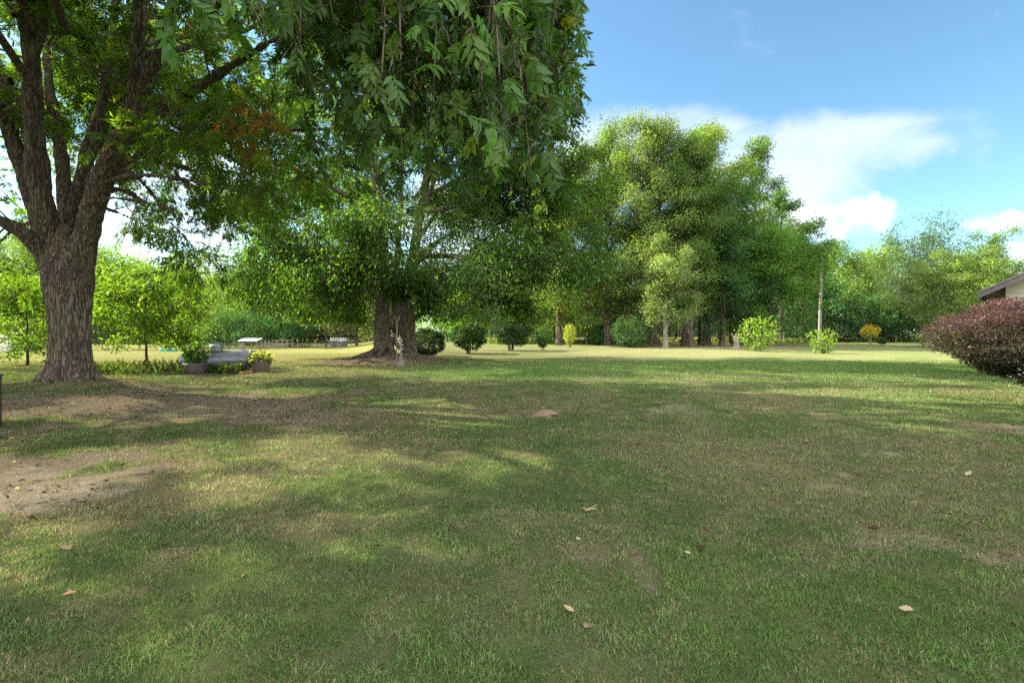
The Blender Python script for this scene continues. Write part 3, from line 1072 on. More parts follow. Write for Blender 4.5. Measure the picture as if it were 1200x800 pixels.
    c[dead] = np.array((0.26, 0.13, 0.03)) * rng.uniform(0.6, 1.4, dead.sum())[:, None]
    V_, F_, C_, b = [], [], [], 0
    for s in range(4):
        tm = pinnate(np.random.default_rng(200 + s), 5, 0.36, 0.30, 0.30)
        kk = np.arange(s, n, 4)
        v, f, cc = stamp(tm, pos[kk], d[kk], nr[kk], rng.uniform(0.30, 0.46, len(kk)), 1.0, c[kk])
        V_.append(v)
        F_.append(f + b)
        C_.append(cc)
        b += len(v)
    mesh_np('crown', np.concatenate(V_), np.concatenate(F_), M['leaf'], root, cols=np.concatenate(C_))
    print('big pecan leaves', n, 'branches', len(bv))


def near_pecan():
    """the tree beside the camera: its trunk stands left of the picture, its boughs hang into the top"""
    rng = np.random.default_rng(31)
    root = thing('pecan_tree', 'pecan boughs hanging close overhead with long drooping leaves', 'tree', (0, 0, 0))
    sk = Skeleton(rng)
    base = np.array([-7.6, 1.0, gzs(-7.6, 1.0) - 0.2])
    tr = curve([base, base + [0.1, .1, 1.2], base + [.2, .2, 3.2], base + [.4, .5, 5.2], base + [.7, .8, 8], base + [.6, 1.4, 11.5]], 5)
    lines = [(tr, 0.20 + 0.28 * (1 - np.linspace(0, 1, len(tr))) ** 0.8 + 0.2 * np.exp(-np.linspace(0, 1, len(tr)) * 30))]
    limbs = [
        [(-7.3, 1.5, 4.9), (-5.6, 2.7, 6.6), (-3.2, 4.1, 7.4), (-1.0, 5.4, 7.3), (0.3, 6.3, 6.6)],
        [(-7.2, 1.4, 5.4), (-5.2, 2.2, 6.7), (-3.0, 3.2, 6.9), (-1.3, 4.1, 6.4), (-0.3, 4.6, 5.6)],
        [(-7.0, 1.6, 6.2), (-5.2, 3.2, 8.4), (-3.0, 5.4, 9.6), (-0.9, 7.4, 9.6), (0.5, 8.4, 8.8)],
        [(-7.0, 1.4, 6.0), (-5.0, 1.6, 7.5), (-2.6, 1.8, 8.2), (0.0, 2.2, 8.0)],
        [(-7.0, 1.8, 7.6), (-6.0, 4.0, 10.4), (-4.4, 6.5, 12.4)],
        [(-7.2, 0.9, 6.6), (-8.4, -1.0, 9.0), (-9.0, -3.0, 10.5)],
        [(-6.9, 1.4, 8.0), (-4.6, 0.6, 10.5), (-2.0, 0.2, 11.8)],
        [(-7.4, 1.6, 6.4), (-9.6, 2.4, 8.6), (-11.8, 3.4, 9.6)],
        [(-7.2, 2.2, 9.0), (-8.0, 4.4, 11.4), (-8.6, 6.6, 12.6)],
        [(-7.0, 2.2, 10.0), (-5.4, 2.6, 12.4), (-3.4, 3.0, 13.6)],
    ]
    limbs += [[(-7.2, 1.6, 6.6), (-8.6, 3.6, 8.4), (-10.0, 6.0, 9.4), (-11.0, 7.6, 9.4)],
              [(-7.2, 2.0, 7.4), (-7.6, 4.4, 8.8), (-7.6, 6.8, 9.2), (-7.0, 8.6, 8.9)],
              [(-7.4, 1.4, 5.6), (-9.4, 3.0, 7.0), (-11.4, 4.6, 7.8), (-13.2, 5.8, 8.0)],
              [(-7.2, 1.2, 5.2), (-9.4, 1.0, 6.4), (-11.6, .8, 7.0)],
              [(-7.0, 2.2, 8.6), (-9.0, 4.0, 10.6), (-11.4, 5.6, 11.6)],
              [(-7.0, 1.8, 6.8), (-5.8, 4.2, 8.0), (-5.0, 6.6, 8.6), (-4.2, 8.2, 8.8)]]
    L_ = []
    for i, pth in enumerate(limbs):
        pts = curve(pth, 5)
        r0 = 0.20 if i < 3 else 0.16
        lines.append((pts, taper(r0, 0.035, len(pts))))
        L_.append(pts)
    wv, wf = merged_wood(lines, 0.05, 15, 0.025, 16)
    mesh_np('trunk', wv, wf, M['bark'], root, smooth=True)
    # shade crown, out of the picture
    for i, pts in enumerate(L_):
        if i in (0, 1):
            continue
        sk.branch(pts, 0.06, 2, (0.55, 0.50), (2.7, 1.2), (0.1, -0.2), 0.25, (35, 85), (5, 4, 3), 0.010, 0.15, 0.30)
    tips, td = np.array(sk.tips), np.array(sk.tdir)
    inview = (tips[:, 1] > 0.5) & (tips[:, 2] < CAM_H + 0.72 * tips[:, 1])
    tips, td = tips[~inview], td[~inview]
    per = 7
    idx = np.repeat(np.arange(len(tips)), per)
    pos = tips[idx] + rng.normal(0, 0.20, (len(idx), 3))
    k = rng.random(len(pos)) > sun_gap(pos)
    pos, idx = pos[k], idx[k]
    n = len(pos)
    d = td[idx] * 0.7 + unit(rng.normal(0, 1, (n, 3))) * 0.8 + np.array([0, 0, -0.5])
    nr = rng.normal(0, 0.45, (n, 3)) + np.array([0, 0, 1.0])
    base_c = (0.050, 0.105, 0.020)
    V_, F_, C_, b = [], [], [], 0
    c = jitter_cols(rng, base_c, n, 0.2)
    for s in range(3):
        tm = pinnate(np.random.default_rng(300 + s), 5, 0.40, 0.34, 0.35)
        kk = np.arange(s, n, 3)
        v, f, cc = stamp(tm, pos[kk], d[kk], nr[kk], rng.uniform(0.34, 0.5, len(kk)), 1.0, c[kk])
        V_.append(v); F_.append(f + b); C_.append(cc)
        b += len(v)
    # hanging sprays: (pixel of the drooping tip, its distance, how far the spray reaches up)
    ends = [(352, 60, 2.9), (372, 118, 3.3), (392, 30, 2.6), (405, 150, 4.2), (428, 172, 3.9), (446, 120, 3.0), (452, 205, 5.0), (470, 70, 2.5),
            (486, 190, 3.6), (495, 240, 5.6), (508, 120, 2.9), (522, 215, 4.6), (536, 165, 3.2), (545, 262, 5.8), (560, 120, 3.0), (572, 200, 3.8),
            (576, 275, 6.2), (590, 160, 3.3), (600, 235, 5.2), (612, 120, 3.4), (622, 195, 4.2), (632, 240, 6.0), (640, 140, 3.9), (648, 200, 5.4),
            (655, 90, 3.8), (664, 165, 4.8), (670, 60, 4.2), (676, 120, 5.0), (682, 70, 5.2), (684, 30, 5.0), (680, 105, 5.8), (660, 40, 3.6),
            (630, 60, 3.2), (600, 60, 2.9), (560, 50, 2.7), (520, 40, 2.7), (430, 80, 3.2), (410, 90, 5.2), (440, 150, 6.2), (480, 140, 6.0), (520, 160, 6.4),
            (560, 180, 6.6), (600, 150, 6.4), (640, 110, 6.2), (500, 90, 5.6), (545, 90, 5.6), (590, 90, 5.4), (380, 60, 5.6), (340, 20, 5.0),
            (616, 275, 6.6), (520, 262, 6.8), (468, 232, 6.4), (655, 215, 6.8), (430, 215, 6.6), (672, 175, 6.6),
            (150, -22, 2.1), (182, 8, 2.0), (215, -8, 2.1), (250, 12, 2.2), (285, 4, 2.3), (310, 22, 2.5), (330, 45, 2.7), (60, -25, 2.0)]
    sk2 = Skeleton(rng)
    big = {352, 372, 446, 470, 508, 560, 590, 622}
    ends = [(a, b, c if b < 25 and a < 330 else (c * 1.05 if a in big and b < 200 else c * 1.45 + 1.3)) for a, b, c in ends]
    ends += [(345 + 325 * rng.random() ** 0.9, rng.uniform(0, 200), rng.uniform(5.5, 9.5)) for _ in range(75)]
    for ex, ey, Y in ends:
        e = P(ex, ey, Y)
        reach = 1.0 + 0.25 * Y
        top = e + np.array([rng.uniform(-1.0, -0.2), rng.uniform(-.4, .5), reach * rng.uniform(0.75, 1.05)])
        mid = e * 0.45 + top * 0.55 + np.array([0.22, 0.0, 0.18])
        pts = curve([top, mid, e], 6)
        sk2.tube(pts, np.linspace(0.016, 0.0035, len(pts)), 5)
        # joined back to the nearest limb
        allp = np.concatenate(L_)
        q = allp[np.argmin(np.linalg.norm(allp - top, axis=1))]
        back = curve([q, (q + top) / 2 + np.array([0, 0, 0.25]), top], 5)
        sk2.tube(back, np.linspace(0.035, 0.016, len(back)), 5)
        sk2.branch(pts, 0.012, 1, (0.13,), (0.62 if Y > 3.5 else 0.42,), (-0.55,), 0.0, (30, 80), (4,), 0.004, 0.2, 0.10)
        sk2.branch(back, 0.02, 1, (0.35,), (0.8,), (-0.6,), 0.3, (30, 80), (4,), 0.005, 0.2, 0.16)
    bv, bf = sk2.arrays()
    bx_, by_ = 600 + bv[:, 0] / np.maximum(bv[:, 1], .5) * F_PX, HORIZON - (bv[:, 2] - CAM_H) / np.maximum(bv[:, 1], .5) * F_PX
    over = bx_ > 678 - 0.16 * np.clip(by_ - 120, 0, 200)
    bf = bf[~over[bf].any(1)]
    bv0, bf0 = sk.arrays(True)
    mesh_np('branches', np.concatenate([bv, bv0]), np.concatenate([bf, bf0 + len(bv)]), M['bark'], root, smooth=True)
    tips, td = np.array(sk2.tips), np.array(sk2.tdir)
    lo = (tips[:, 1] > 1.7)
    # the boughs end in a ragged edge along their right side and underside
    pxx = 600 + tips[:, 0] / np.maximum(tips[:, 1], .5) * F_PX
    pyy = HORIZON - (tips[:, 2] - CAM_H) / np.maximum(tips[:, 1], .5) * F_PX
    lo &= pxx < 664 + 26 * vnoise(pyy / 22.0, tips[:, 1] * 1.7, seed=3) - 0.16 * np.clip(pyy - 120, 0, 200)
    lo &= ~((pxx < 335) & (pyy > 30))
    lo &= ~((pxx < 150))
    lo &= rng.random(len(tips)) < 0.60
    lo &= fbm(tips[:, 0] * 1.6, tips[:, 1] * 1.2, tips[:, 2] * 1.6, 71, 2) < 0.60
    tips, td = tips[lo], td[lo]
    n = len(tips)
    d = td * 0.7 + rng.normal(0, 0.62, (n, 3)) + np.array([0.05, -0.05, -0.55])
    nr = rng.normal(0, 0.6, (n, 3)) + np.array([0.2, -0.5, 0.7])
    c = jitter_cols(rng, (0.060, 0.120, 0.018), n, 0.32, None, 0.025)
    for s in range(5):
        tm = pinnate(np.random.default_rng(400 + s), 4 + s % 2, 0.40, 0.42, 0.25, fine=True, spread=(34, 68))
        kk = np.arange(s, n, 5)
        v, f, cc = stamp(tm, tips[kk], d[kk], nr[kk], rng.uniform(0.19, 0.35, len(kk)) * (0.66 + 0.34 * sstep(tips[kk, 1], 2.5, 5.0)), 1.0, c[kk])
        V_.append(v); F_.append(f + b); C_.append(cc)
        b += len(v)
    mesh_np('crown', np.concatenate(V_), np.concatenate(F_), M['pecan_near'], root, cols=np.concatenate(C_))
    print('near pecan sprays', n, 'shade', len(pos), b)


def twin_tree():
    rng = np.random.default_rng(12)
    Y0 = 27.2
    root = thing('oak_tree', 'tall shade tree with two thick trunks rising from one rooted mound', 'tree', (0, 0, 0))
    sk = Skeleton(rng)
    lines = []
    bx, bx2 = P(449, 0, Y0)[0], P(474, 0, Y0 + .5)[0]
    for (path, Yb, r0, fl) in (([(447, 424), (448, 405), (448, 380), (448, 345), (446, 290), (440, 220), (436, 130), (430, 60)], Y0, 0.45, 0.22),
                               ([(480, 424), (479, 400), (478, 372), (476, 345), (486, 290), (498, 220), (512, 140), (520, 70)], Y0 + .6, 0.41, 0.15)):
        pts = [P(x, y, Yb) for x, y in path]
        pts[0][2] = -0.1
        pts = curve(pts, 5)
        t = np.linspace(0, 1, len(pts))
        rs = (r0 * (1 - t) ** 0.75 + 0.07) * (1 + fl * np.exp(-t * 26))
        lines.append((pts, rs))
    pts = curve([P(470, 392, Y0 + .5), P(465, 366, Y0 + .4), P(464, 330, Y0 + .4), P(468, 260, Y0 + .3), P(470, 170, Y0)], 5)
    lines.append((pts, taper(0.30, 0.07, len(pts))))
    c0 = np.array([P(455, 0, Y0)[0], Y0, 0.25])
    for a in (3.3, 3.9, 2.7, 0.2, 5.2, 4.5, 1.5):
        d = np.array([math.cos(a), math.sin(a), 0])
        ln = 2.0 if a in (3.3, 3.9, 2.7) else 1.3
        q = curve([c0 + d * 0.2 + [0, 0, 0.9], c0 + d * 0.65 + [0, 0, 0.30], c0 + d * 1.1 + [0, 0, 0.06], c0 + d * ln + [0, 0, -0.20]], 4)
        lines.append((q, taper(0.20, 0.06, len(q))))
    spec = [
        ([(446, 352), (430, 342), (405, 340), (372, 330), (335, 345)], [-.2, -.8, -1.6, -2.6, -3.6], .16),
        ([(480, 378), (502, 362), (522, 345), (548, 330), (585, 322)], [.4, 0, -.5, -1.2, -2], .16),
        ([(490, 300), (530, 300), (580, 308), (622, 318), (668, 300), (690, 292)], [0, -.5, -1.2, -2, -2.6, -3.2], .18),
        ([(496, 250), (545, 240), (600, 240), (650, 215), (690, 205)], [.3, .3, .2, -.2, -.6], .17),
        ([(440, 300), (405, 280), (360, 262), (310, 250), (282, 270)], [0, .5, 1, 1.4, 1.8], .18),
        ([(438, 250), (390, 220), (340, 190), (290, 190)], [0, -.8, -1.8, -3], .18),
        ([(436, 200), (400, 150), (350, 110), (310, 100)], [0, .6, 1.4, 2.2], .16),
        ([(500, 210), (545, 170), (600, 140), (650, 130)], [.5, .8, 1.6, 2.2], .16),
        ([(440, 320), (425, 300), (400, 300), (370, 310)], [-.3, -2, -4.0, -6.0], .15),
        ([(480, 320), (500, 300), (530, 300), (570, 320)], [-.3, -2, -4.0, -6.2], .15),
        ([(470, 300), (462, 270), (450, 260), (440, 265)], [-.3, -2.2, -4.5, -7.0], .16),
        ([(450, 260), (440, 200), (420, 140), (400, 90)], [-.3, -2.0, -4.0, -6], .15),
        ([(500, 240), (520, 180), (550, 120), (580, 70)], [-.3, -2.0, -4.0, -6], .15),
        ([(440, 280), (420, 240), (400, 210)], [.3, 3.0, 6.5], .15),
        ([(490, 280), (520, 240), (550, 220)], [.8, 3.4, 7], .15),
        ([(470, 250), (472, 180), (480, 120)], [.6, 3.0, 6], .15),
        ([(432, 100), (400, 60), (360, 30)], [0, .5, 1], .12),
        ([(516, 100), (550, 60), (590, 30)], [.6, .5, 1], .12),
        ([(470, 170), (472, 90), (478, 20)], [.2, -.2, -.5], .12),
        ([(446, 340), (442, 330), (436, 326), (428, 340)], [-.3, -1.5, -3.0, -4.2], .10),
        ([(478, 342), (486, 330), (492, 326), (500, 338)], [-.3, -1.5, -3.0, -4.2], .10),
        ([(460, 330), (462, 318), (464, 315), (466, 330)], [-.3, -1.8, -3.4, -5.0], .10),
        ([(440, 330), (400, 312), (350, 312), (300, 330)], [0, 1, 2, 3], .13),
        ([(438, 270), (390, 248), (330, 232), (276, 240)], [0, 1.6, 3, 4], .14),
        ([(440, 300), (395, 290), (345, 300), (305, 345)], [-.4, -1.6, -2.8, -4.0], .13),
        ([(490, 325), (540, 312), (600, 330), (640, 345)], [0, 1, 2, 3], .12),
        ([(486, 300), (540, 270), (620, 258), (690, 248)], [.3, 1, 2, 3], .14),
        ([(498, 230), (560, 200), (620, 180), (675, 175)], [.3, -.6, -1.6, -2.6], .13),
        ([(446, 330), (420, 325), (390, 350), (350, 352)], [.4, 1.0, 1.6, 2.4], .12),
        ([(484, 345), (520, 335), (560, 345), (590, 352)], [-.3, -2.4, -4.4, -5.6], .12),
    ]
    for path, dy, r in spec:
        pts = curve([P(px, py, Y0 + d) for (px, py), d in zip(path, dy)], 5)
        lines.append((pts, taper(r, 0.03, len(pts))))
        sk.branch(pts, r * 0.4, 2, (0.62, 0.46), (3.0, 1.3), (0.0, -0.5), 0.22, (30, 80), (6, 4, 3), 0.012, 0.15, 0.30)
    wv, wf = merged_wood(lines, 0.06, 25, 0.03, 16)
    mesh_np('trunk', wv, wf, M['bark_grey'], root, smooth=True)
    bv, bf = sk.arrays()
    mesh_np('branches', bv, bf, M['bark_grey'], root, smooth=True)
    tips, td = np.array(sk.tips), np.array(sk.tdir)

    def cull(p):
        hole = fbm(p[:, 0] / 1.9, p[:, 1] / 1.9, p[:, 2] / 1.5, 61, 2)
        wispy = sstep(p[:, 0], 1.5, 4.0)
        k = (hole < 0.70 - 0.16 * wispy) & (rng.random(len(p)) > sun_gap(p, far_edge=False) * 0.85) & (p[:, 2] > 2.0)
        return k & ~((p[:, 0] > -8.4) & (p[:, 0] < -4.6) & (p[:, 1] < 28.5) & (p[:, 2] < 2.3 + 2.6 * fbm(p[:, 0] * 1.1, p[:, 1] * 1.1, seed=19, oct=3)))

    v, f, c = leaves_at(rng, tips, td, 66, 0.44, 0.20, 0.42, (0.056, 0.112, 0.020), DIAMOND, 0.55, 0.22, 0.03, cull, 0.8, 0.26)
    mesh_np('crown', v, f, M['leaf'], root, cols=c)
    print('twin leaves', len(f) // 2)


# ------------------------------------------------------------------ house
def house():
    h = thing('house', 'low cream house with a dark brown gable roof behind the purple shrub', 'house', (18.9, 12.86, 0), rad(-47))
    W, Dp, E, PITCH = 8.6, 11.0, 3.0, 0.54
    wl = MB()
    hw = W / 2
    rise = hw * PITCH
    wl.add([(-hw, 0, -.2), (hw, 0, -.2), (hw, 0, E), (0, 0, E + rise), (-hw, 0, E), (-hw, Dp, -.2), (hw, Dp, -.2), (hw, Dp, E), (0, Dp, E + rise), (-hw, Dp, E)],
           [(0, 1, 2, 3, 4), (6, 5, 9, 8, 7), (5, 0, 4, 9), (1, 6, 7, 2)])
    wl.build('wall', M['siding'], h)
    sd = MB()
    for k in range(18):
        z = 0.1 + k * 0.155
        if z > E - .1:
            break
        sd.box((0, -0.012, z), (W + .02, 0.018, 0.012))
        sd.box((-hw - .012, Dp / 2, z), (0.018, Dp, 0.012))
    sd.build('siding_board', M['siding'], h)
    ov, th = 0.62, 0.16
    rf = MB()
    for s in (-1, 1):
        x0, x1 = 0.0, s * (hw + ov)
        z0, z1 = E + rise + 0.12, E + 0.12 - ov * PITCH
        y0, y1 = -0.55, Dp + 0.5
        rf.add([(x0, y0, z0), (x1, y0, z1), (x1, y1, z1), (x0, y1, z0), (x0, y0, z0 - 0.06), (x1, y0, z1 - 0.06), (x1, y1, z1 - 0.06), (x0, y1, z0 - 0.06)],
               [(0, 1, 2, 3), (7, 6, 5, 4), (0, 4, 5, 1), (1, 5, 6, 2), (2, 6, 7, 3), (3, 7, 4, 0)])
    rf.build('roof', M['shingle'], h)
    fa = MB()
    for s in (-1, 1):
        x1 = s * (hw + ov)
        z0, z1 = E + rise + 0.055, E + 0.055 - ov * PITCH
        for y in (-0.53, Dp + 0.46):
            fa.add([(0.0, y, z0), (x1, y, z1), (x1, y, z1 - th), (0.0, y, z0 - th), (0.0, y + .03, z0), (x1, y + .03, z1), (x1, y + .03, z1 - th), (0.0, y + .03, z0 - th)],
                   [(0, 1, 2, 3), (7, 6, 5, 4), (0, 4, 5, 1), (1, 5, 6, 2), (3, 2, 6, 7)])
        fa.box((x1 - s * .02, Dp / 2, z1 - th / 2), (.03, Dp + .95, th))
    fa.build('fascia', M['fascia'], h)
    wn = MB().box((-2.4, -0.03, 1.55), (1.15, .05, 1.35))
    f = wn.build('window', M['white'], h)
    MB().box((-2.4, -0.06, 1.87), (.98, .02, .56)).box((-2.4, -0.06, 1.22), (.98, .02, .56)).build('pane', M['glass'], f)
    MB().box((-2.4, -0.07, 0.85), (1.3, .12, .06)).build('sill', M['white'], f)


# ------------------------------------------------------------------ shrubs
def grow_shrub(seed, rx, ry, h, base, n, size, width=0.5, z0=0.15, stems=7, lump=0.35, tmpl=DIAMOND, droop=0.2, upbias=0.7, amt=0.25, sr=0.018,
               low=None, lumps=2.2, shell=0.6, topc=None, outward=0.8, squeeze=1.0, yellow=0.0):
    rng = np.random.default_rng(seed)
    sk = Skeleton(rng)
    c = np.array([0, 0, (h + z0) / 2])
    rz = (h - z0) / 2
    u = unit(rng.normal(0, 1, (n * 2, 3)))
    r = np.where(rng.random(len(u)) < shell, rng.uniform(0.78, 1.06, len(u)), rng.random(len(u)) ** 0.5)
    nz = fbm(u[:, 0] * lumps + seed, u[:, 1] * lumps, u[:, 2] * lumps, seed, 3)
    r = r * (1 + lump * 2 * (nz - 0.5))
    pos = c + u * r[:, None] * np.array([rx, ry, rz])
    if squeeze != 1.0:
        k = squeeze + (1 - squeeze) * np.clip((pos[:, 2:3] - z0) / (h - z0), 0, 1)
        pos[:, :2] *= k
    fine = fbm(pos[:, 0] * 3.5 / max(rx, .6), pos[:, 1] * 3.5 / max(rx, .6), pos[:, 2] * 3.5 / max(rx, .6), seed + 5, 2)
    keep = (fine > 0.40) & (pos[:, 2] > 0.04)
    if low is not None:
        keep &= low(pos)
    pos, u, nz, fine = pos[keep][:n], u[keep][:n], nz[keep][:n], fine[keep][:n]
    m = len(pos)
    for i in range(stems):
        a = i * 2.4 + rng.uniform(0, .5)
        j = rng.integers(0, m)
        e = pos[j]
        b = np.array([math.cos(a), math.sin(a), 0]) * rx * 0.10
        b[2] = -0.05
        q = curve([b, b * 0.5 + e * 0.35 + [0, 0, 0.16 * h], b * 0.1 + e * 0.8, e], 4)
        sk.tube(q, np.linspace(sr, sr * 0.35, len(q)), 5)
        for t in (0.4, 0.6, 0.75):
            e2 = pos[rng.integers(0, m)]
            s0, _ = lerp_line(q, t)
            e2 = s0 + (e2 - s0) * 0.55
            sk.tube(np.array([s0, (s0 + e2) / 2 + rng.normal(0, .05, 3) * h, e2]), np.array([sr * .6, sr * .4, sr * .25]), 4)
    d = u * outward + rng.normal(0, 0.5, (m, 3)) + np.array([0, 0, -droop])
    nr = rng.normal(0, 0.55, (m, 3)) + u * 0.6 + np.array([0, 0, upbias])
    cl = np.exp((fine - 0.5) * 1.2)
    col = jitter_cols(rng, base, m, amt, cl, yellow)
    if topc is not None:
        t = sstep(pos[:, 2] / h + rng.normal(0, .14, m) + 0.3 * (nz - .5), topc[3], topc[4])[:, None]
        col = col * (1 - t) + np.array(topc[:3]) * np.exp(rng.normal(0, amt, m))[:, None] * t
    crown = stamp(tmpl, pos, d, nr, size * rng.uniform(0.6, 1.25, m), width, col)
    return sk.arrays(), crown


def shrub(name, label, cat, px, py, w_px, top, seed, base, dens=1.0, size=0.12, group=None, bark='bark_far', Y=None, dz=0.0, sz=1.0, **kw):
    x, y = at(px, py) if Y is None else ((px - 600) / F_PX * Y, Y)
    z = gzs(x, y)
    rx = w_px / 2 / F_PX * y
    h = CAM_H + (HORIZON - top) / F_PX * y - z
    n = int(dens * 5.5 * rx * (rx + h) / (size * size * 0.5))
    n = max(400, min(n, 26000))
    wd, cr = grow_shrub(seed, rx, rx * 0.95, h, base, n, size, **kw)
    return put_tree(name, label, cat, (x, y, z + dz), wd, cr, M[bark], M['leaf'], group, 0.0, 'foliage')


def shrubs():
    dk = (0.024, 0.060, 0.020)
    shrub('round_shrub', 'dense dark green clipped shrub right beside the two trunks', 'shrub', 500, 417, 42, 386, 1, (0.013, 0.032, 0.013), 2.6, 0.085,
          lump=0.10, z0=0.0, shell=0.8, stems=5)
    g = 'shrubs along the edge of the lawn'
    shrub('garden_shrub', 'broad dark shrub on a bare stem, nearest the clipped round one', 'shrub', 549, 414, 41, 378, 2, (0.022, 0.052, 0.016), 2.2, 0.15, g, z0=0.35, lump=0.3, sr=.03)
    shrub('garden_shrub', 'largest dark shrub of the lawn edge with ragged crown on a short trunk', 'shrub', 599, 411, 47, 369, 3, (0.021, 0.048, 0.016), 2.0, 0.15, g, z0=0.45, lump=0.4, sr=.04)
    shrub('garden_shrub', 'small upright loose green shrub right of the largest dark one', 'shrub', 636, 410.5, 26, 383, 4, (0.050, 0.10, 0.028), 1.5, 0.14, g, z0=0.3, lump=0.5, squeeze=0.5)
    shrub('garden_shrub', 'small bright yellow upright shrub on the lawn edge', 'shrub', 668, 406.5, 17, 381, 5, (0.24, 0.27, 0.045), 1.1, 0.13, g, z0=0.2, lump=0.4, squeeze=0.55)
    shrub('garden_shrub', 'rounded mid green shrub between the yellow one and the tall grove', 'shrub', 701, 404.5, 27, 380, 6, (0.05, 0.125, 0.03), 1.6, 0.17, g, z0=0.1, lump=0.3)
    shrub('garden_shrub', 'wide shadowed shrub in front of the grove trunks at its left end', 'shrub', 741, 407, 44, 372, 7, (0.045, 0.095, 0.03), 1.4, 0.17, g, z0=0.0, lump=0.45)
    y = 'broad leaved yellow green shrubs on the sunny lawn'
    shrub('leafy_shrub', 'large yellow green broad leaved shrub beside the pale stump', 'shrub', 888, 411, 46, 372, 8, (0.150, 0.245, 0.034), 0.9, 0.26, y, z0=0.05, lump=0.5, width=0.36, stems=14, upbias=.3, outward=1.1, squeeze=0.72)
    shrub('leafy_shrub', 'small yellow green broad leaved shrub in front of the utility pole', 'shrub', 964, 414, 32, 386, 9, (0.150, 0.245, 0.034), 0.9, 0.22, y, z0=0.12, lump=0.7, width=0.36, stems=12, upbias=.3, outward=1.1, squeeze=0.6)
    shrub('young_tree', 'young tree with a small orange and yellow crown on a thin stem', 'tree', 1020, 405, 18, 382, 10, (0.42, 0.40, 0.035), 1.0, 0.2, None, z0=1.0, lump=0.75, stems=5,
          topc=(0.48, 0.29, 0.045, 0.55, 1.05), bark='bark_pale', sr=0.035)
    shrub('young_shrub', 'tiny dark green shrub near the orange topped young tree', 'shrub', 1034, 404, 10, 396, 11, dk, 1.0, 0.16, None)
    shrub('hedge_bush', 'dark green clipped bush at the far left beyond the massive pecan', 'shrub', 22, 417, 50, 395, 12, (0.022, 0.06, 0.024), 1.0, 0.14, Y=42, z0=0, lump=0.12, shell=0.8)
    shrub('fence_bush', 'bright green bush peeking below the house eave', 'shrub', 1166, 396, 30, 338, 13, (0.10, 0.20, 0.03), 0.8, 0.16, Y=24, z0=0.3)
    for i, (px, wp, tp, lab) in enumerate(((930, 62, 352, 'dark undergrowth bush between the bright maple and the utility pole'), (990, 66, 356, 'dark undergrowth bush right of the utility pole foot'),
                                           (1048, 56, 364, 'dark undergrowth bush right of the orange topped young tree'))):
        shrub('undergrowth_bush', lab, 'bush', px, 0, wp, tp, 90 + i, (0.026, 0.056, 0.024), 1.0, 0.32, 'undergrowth below the right skyline trees', Y=66 + i, z0=0.0, lump=0.4)
    # the purple shrub near the house
    x, yv = 11.2, 9.5
    wd, cr = grow_shrub(50, 2.26, 2.3, 2.2, (0.034, 0.036, 0.024), 130000, 0.052, 0.55, z0=0.25, stems=26, lump=0.34, droop=-0.1, upbias=0.6, amt=0.24, sr=0.024,
                        low=lambda p: p[:, 2] > -0.06 + 0.47 * np.sqrt(p[:, 0] ** 2 + p[:, 1] ** 2) + 0.12 * (fbm(p[:, 0] * 3, p[:, 1] * 3, p[:, 2] * 3, 9, 2) - .5) * 4,
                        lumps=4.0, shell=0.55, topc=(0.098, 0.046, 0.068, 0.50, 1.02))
    sk = Skeleton(np.random.default_rng(4))
    for k in range(22):
        a = k * 2.4
        r = 1.1 + 1.0 * ((k * 7) % 22) / 22
        e = np.array([math.cos(a) * r, math.sin(a) * r * .92, 0.08 + .52 * r])
        q = curve([(0.06 * math.cos(a), .06 * math.sin(a), -.05), e * [.4, .4, .30], e * [.75, .75, .68], e], 5)
        sk.tube(q, np.linspace(.036, .010, len(q)), 6)
    wv, wf = sk.arrays()
    wd = (np.concatenate([wd[0], wv]), np.concatenate([wd[1], wf + len(wd[0])]))
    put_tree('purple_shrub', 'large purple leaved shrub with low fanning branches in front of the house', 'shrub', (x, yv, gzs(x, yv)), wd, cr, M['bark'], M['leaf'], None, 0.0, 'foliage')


# ------------------------------------------------------------------ the grove and the trees behind
def place(name, label, px, Y, top, R_px, seed, base, group=None, bark='bark_far', r0=None, rz=0.0, cat='tree', **kw):
    x = (px - 600) / F_PX * Y
    z = gzs(x, Y)
    H = CAM_H + (HORIZON - top) / F_PX * Y - z
    R = R_px / F_PX * Y
    kw.setdefault('size', 0.0045 * Y)
    kw.setdefault('spread', 0.09 * R + 0.08)
    base = (1.68 * base[0], 1.86 * base[1], 1.40 * base[2])
    wd, cr = grow_tree(seed, H, r0 or H * 0.017, kw.pop('cb', 0.22), R, base=base, **kw)
    return put_tree(name, label, cat, (x, Y, z - 0.02), wd, cr, M[bark], M['leaf'], group, rz)


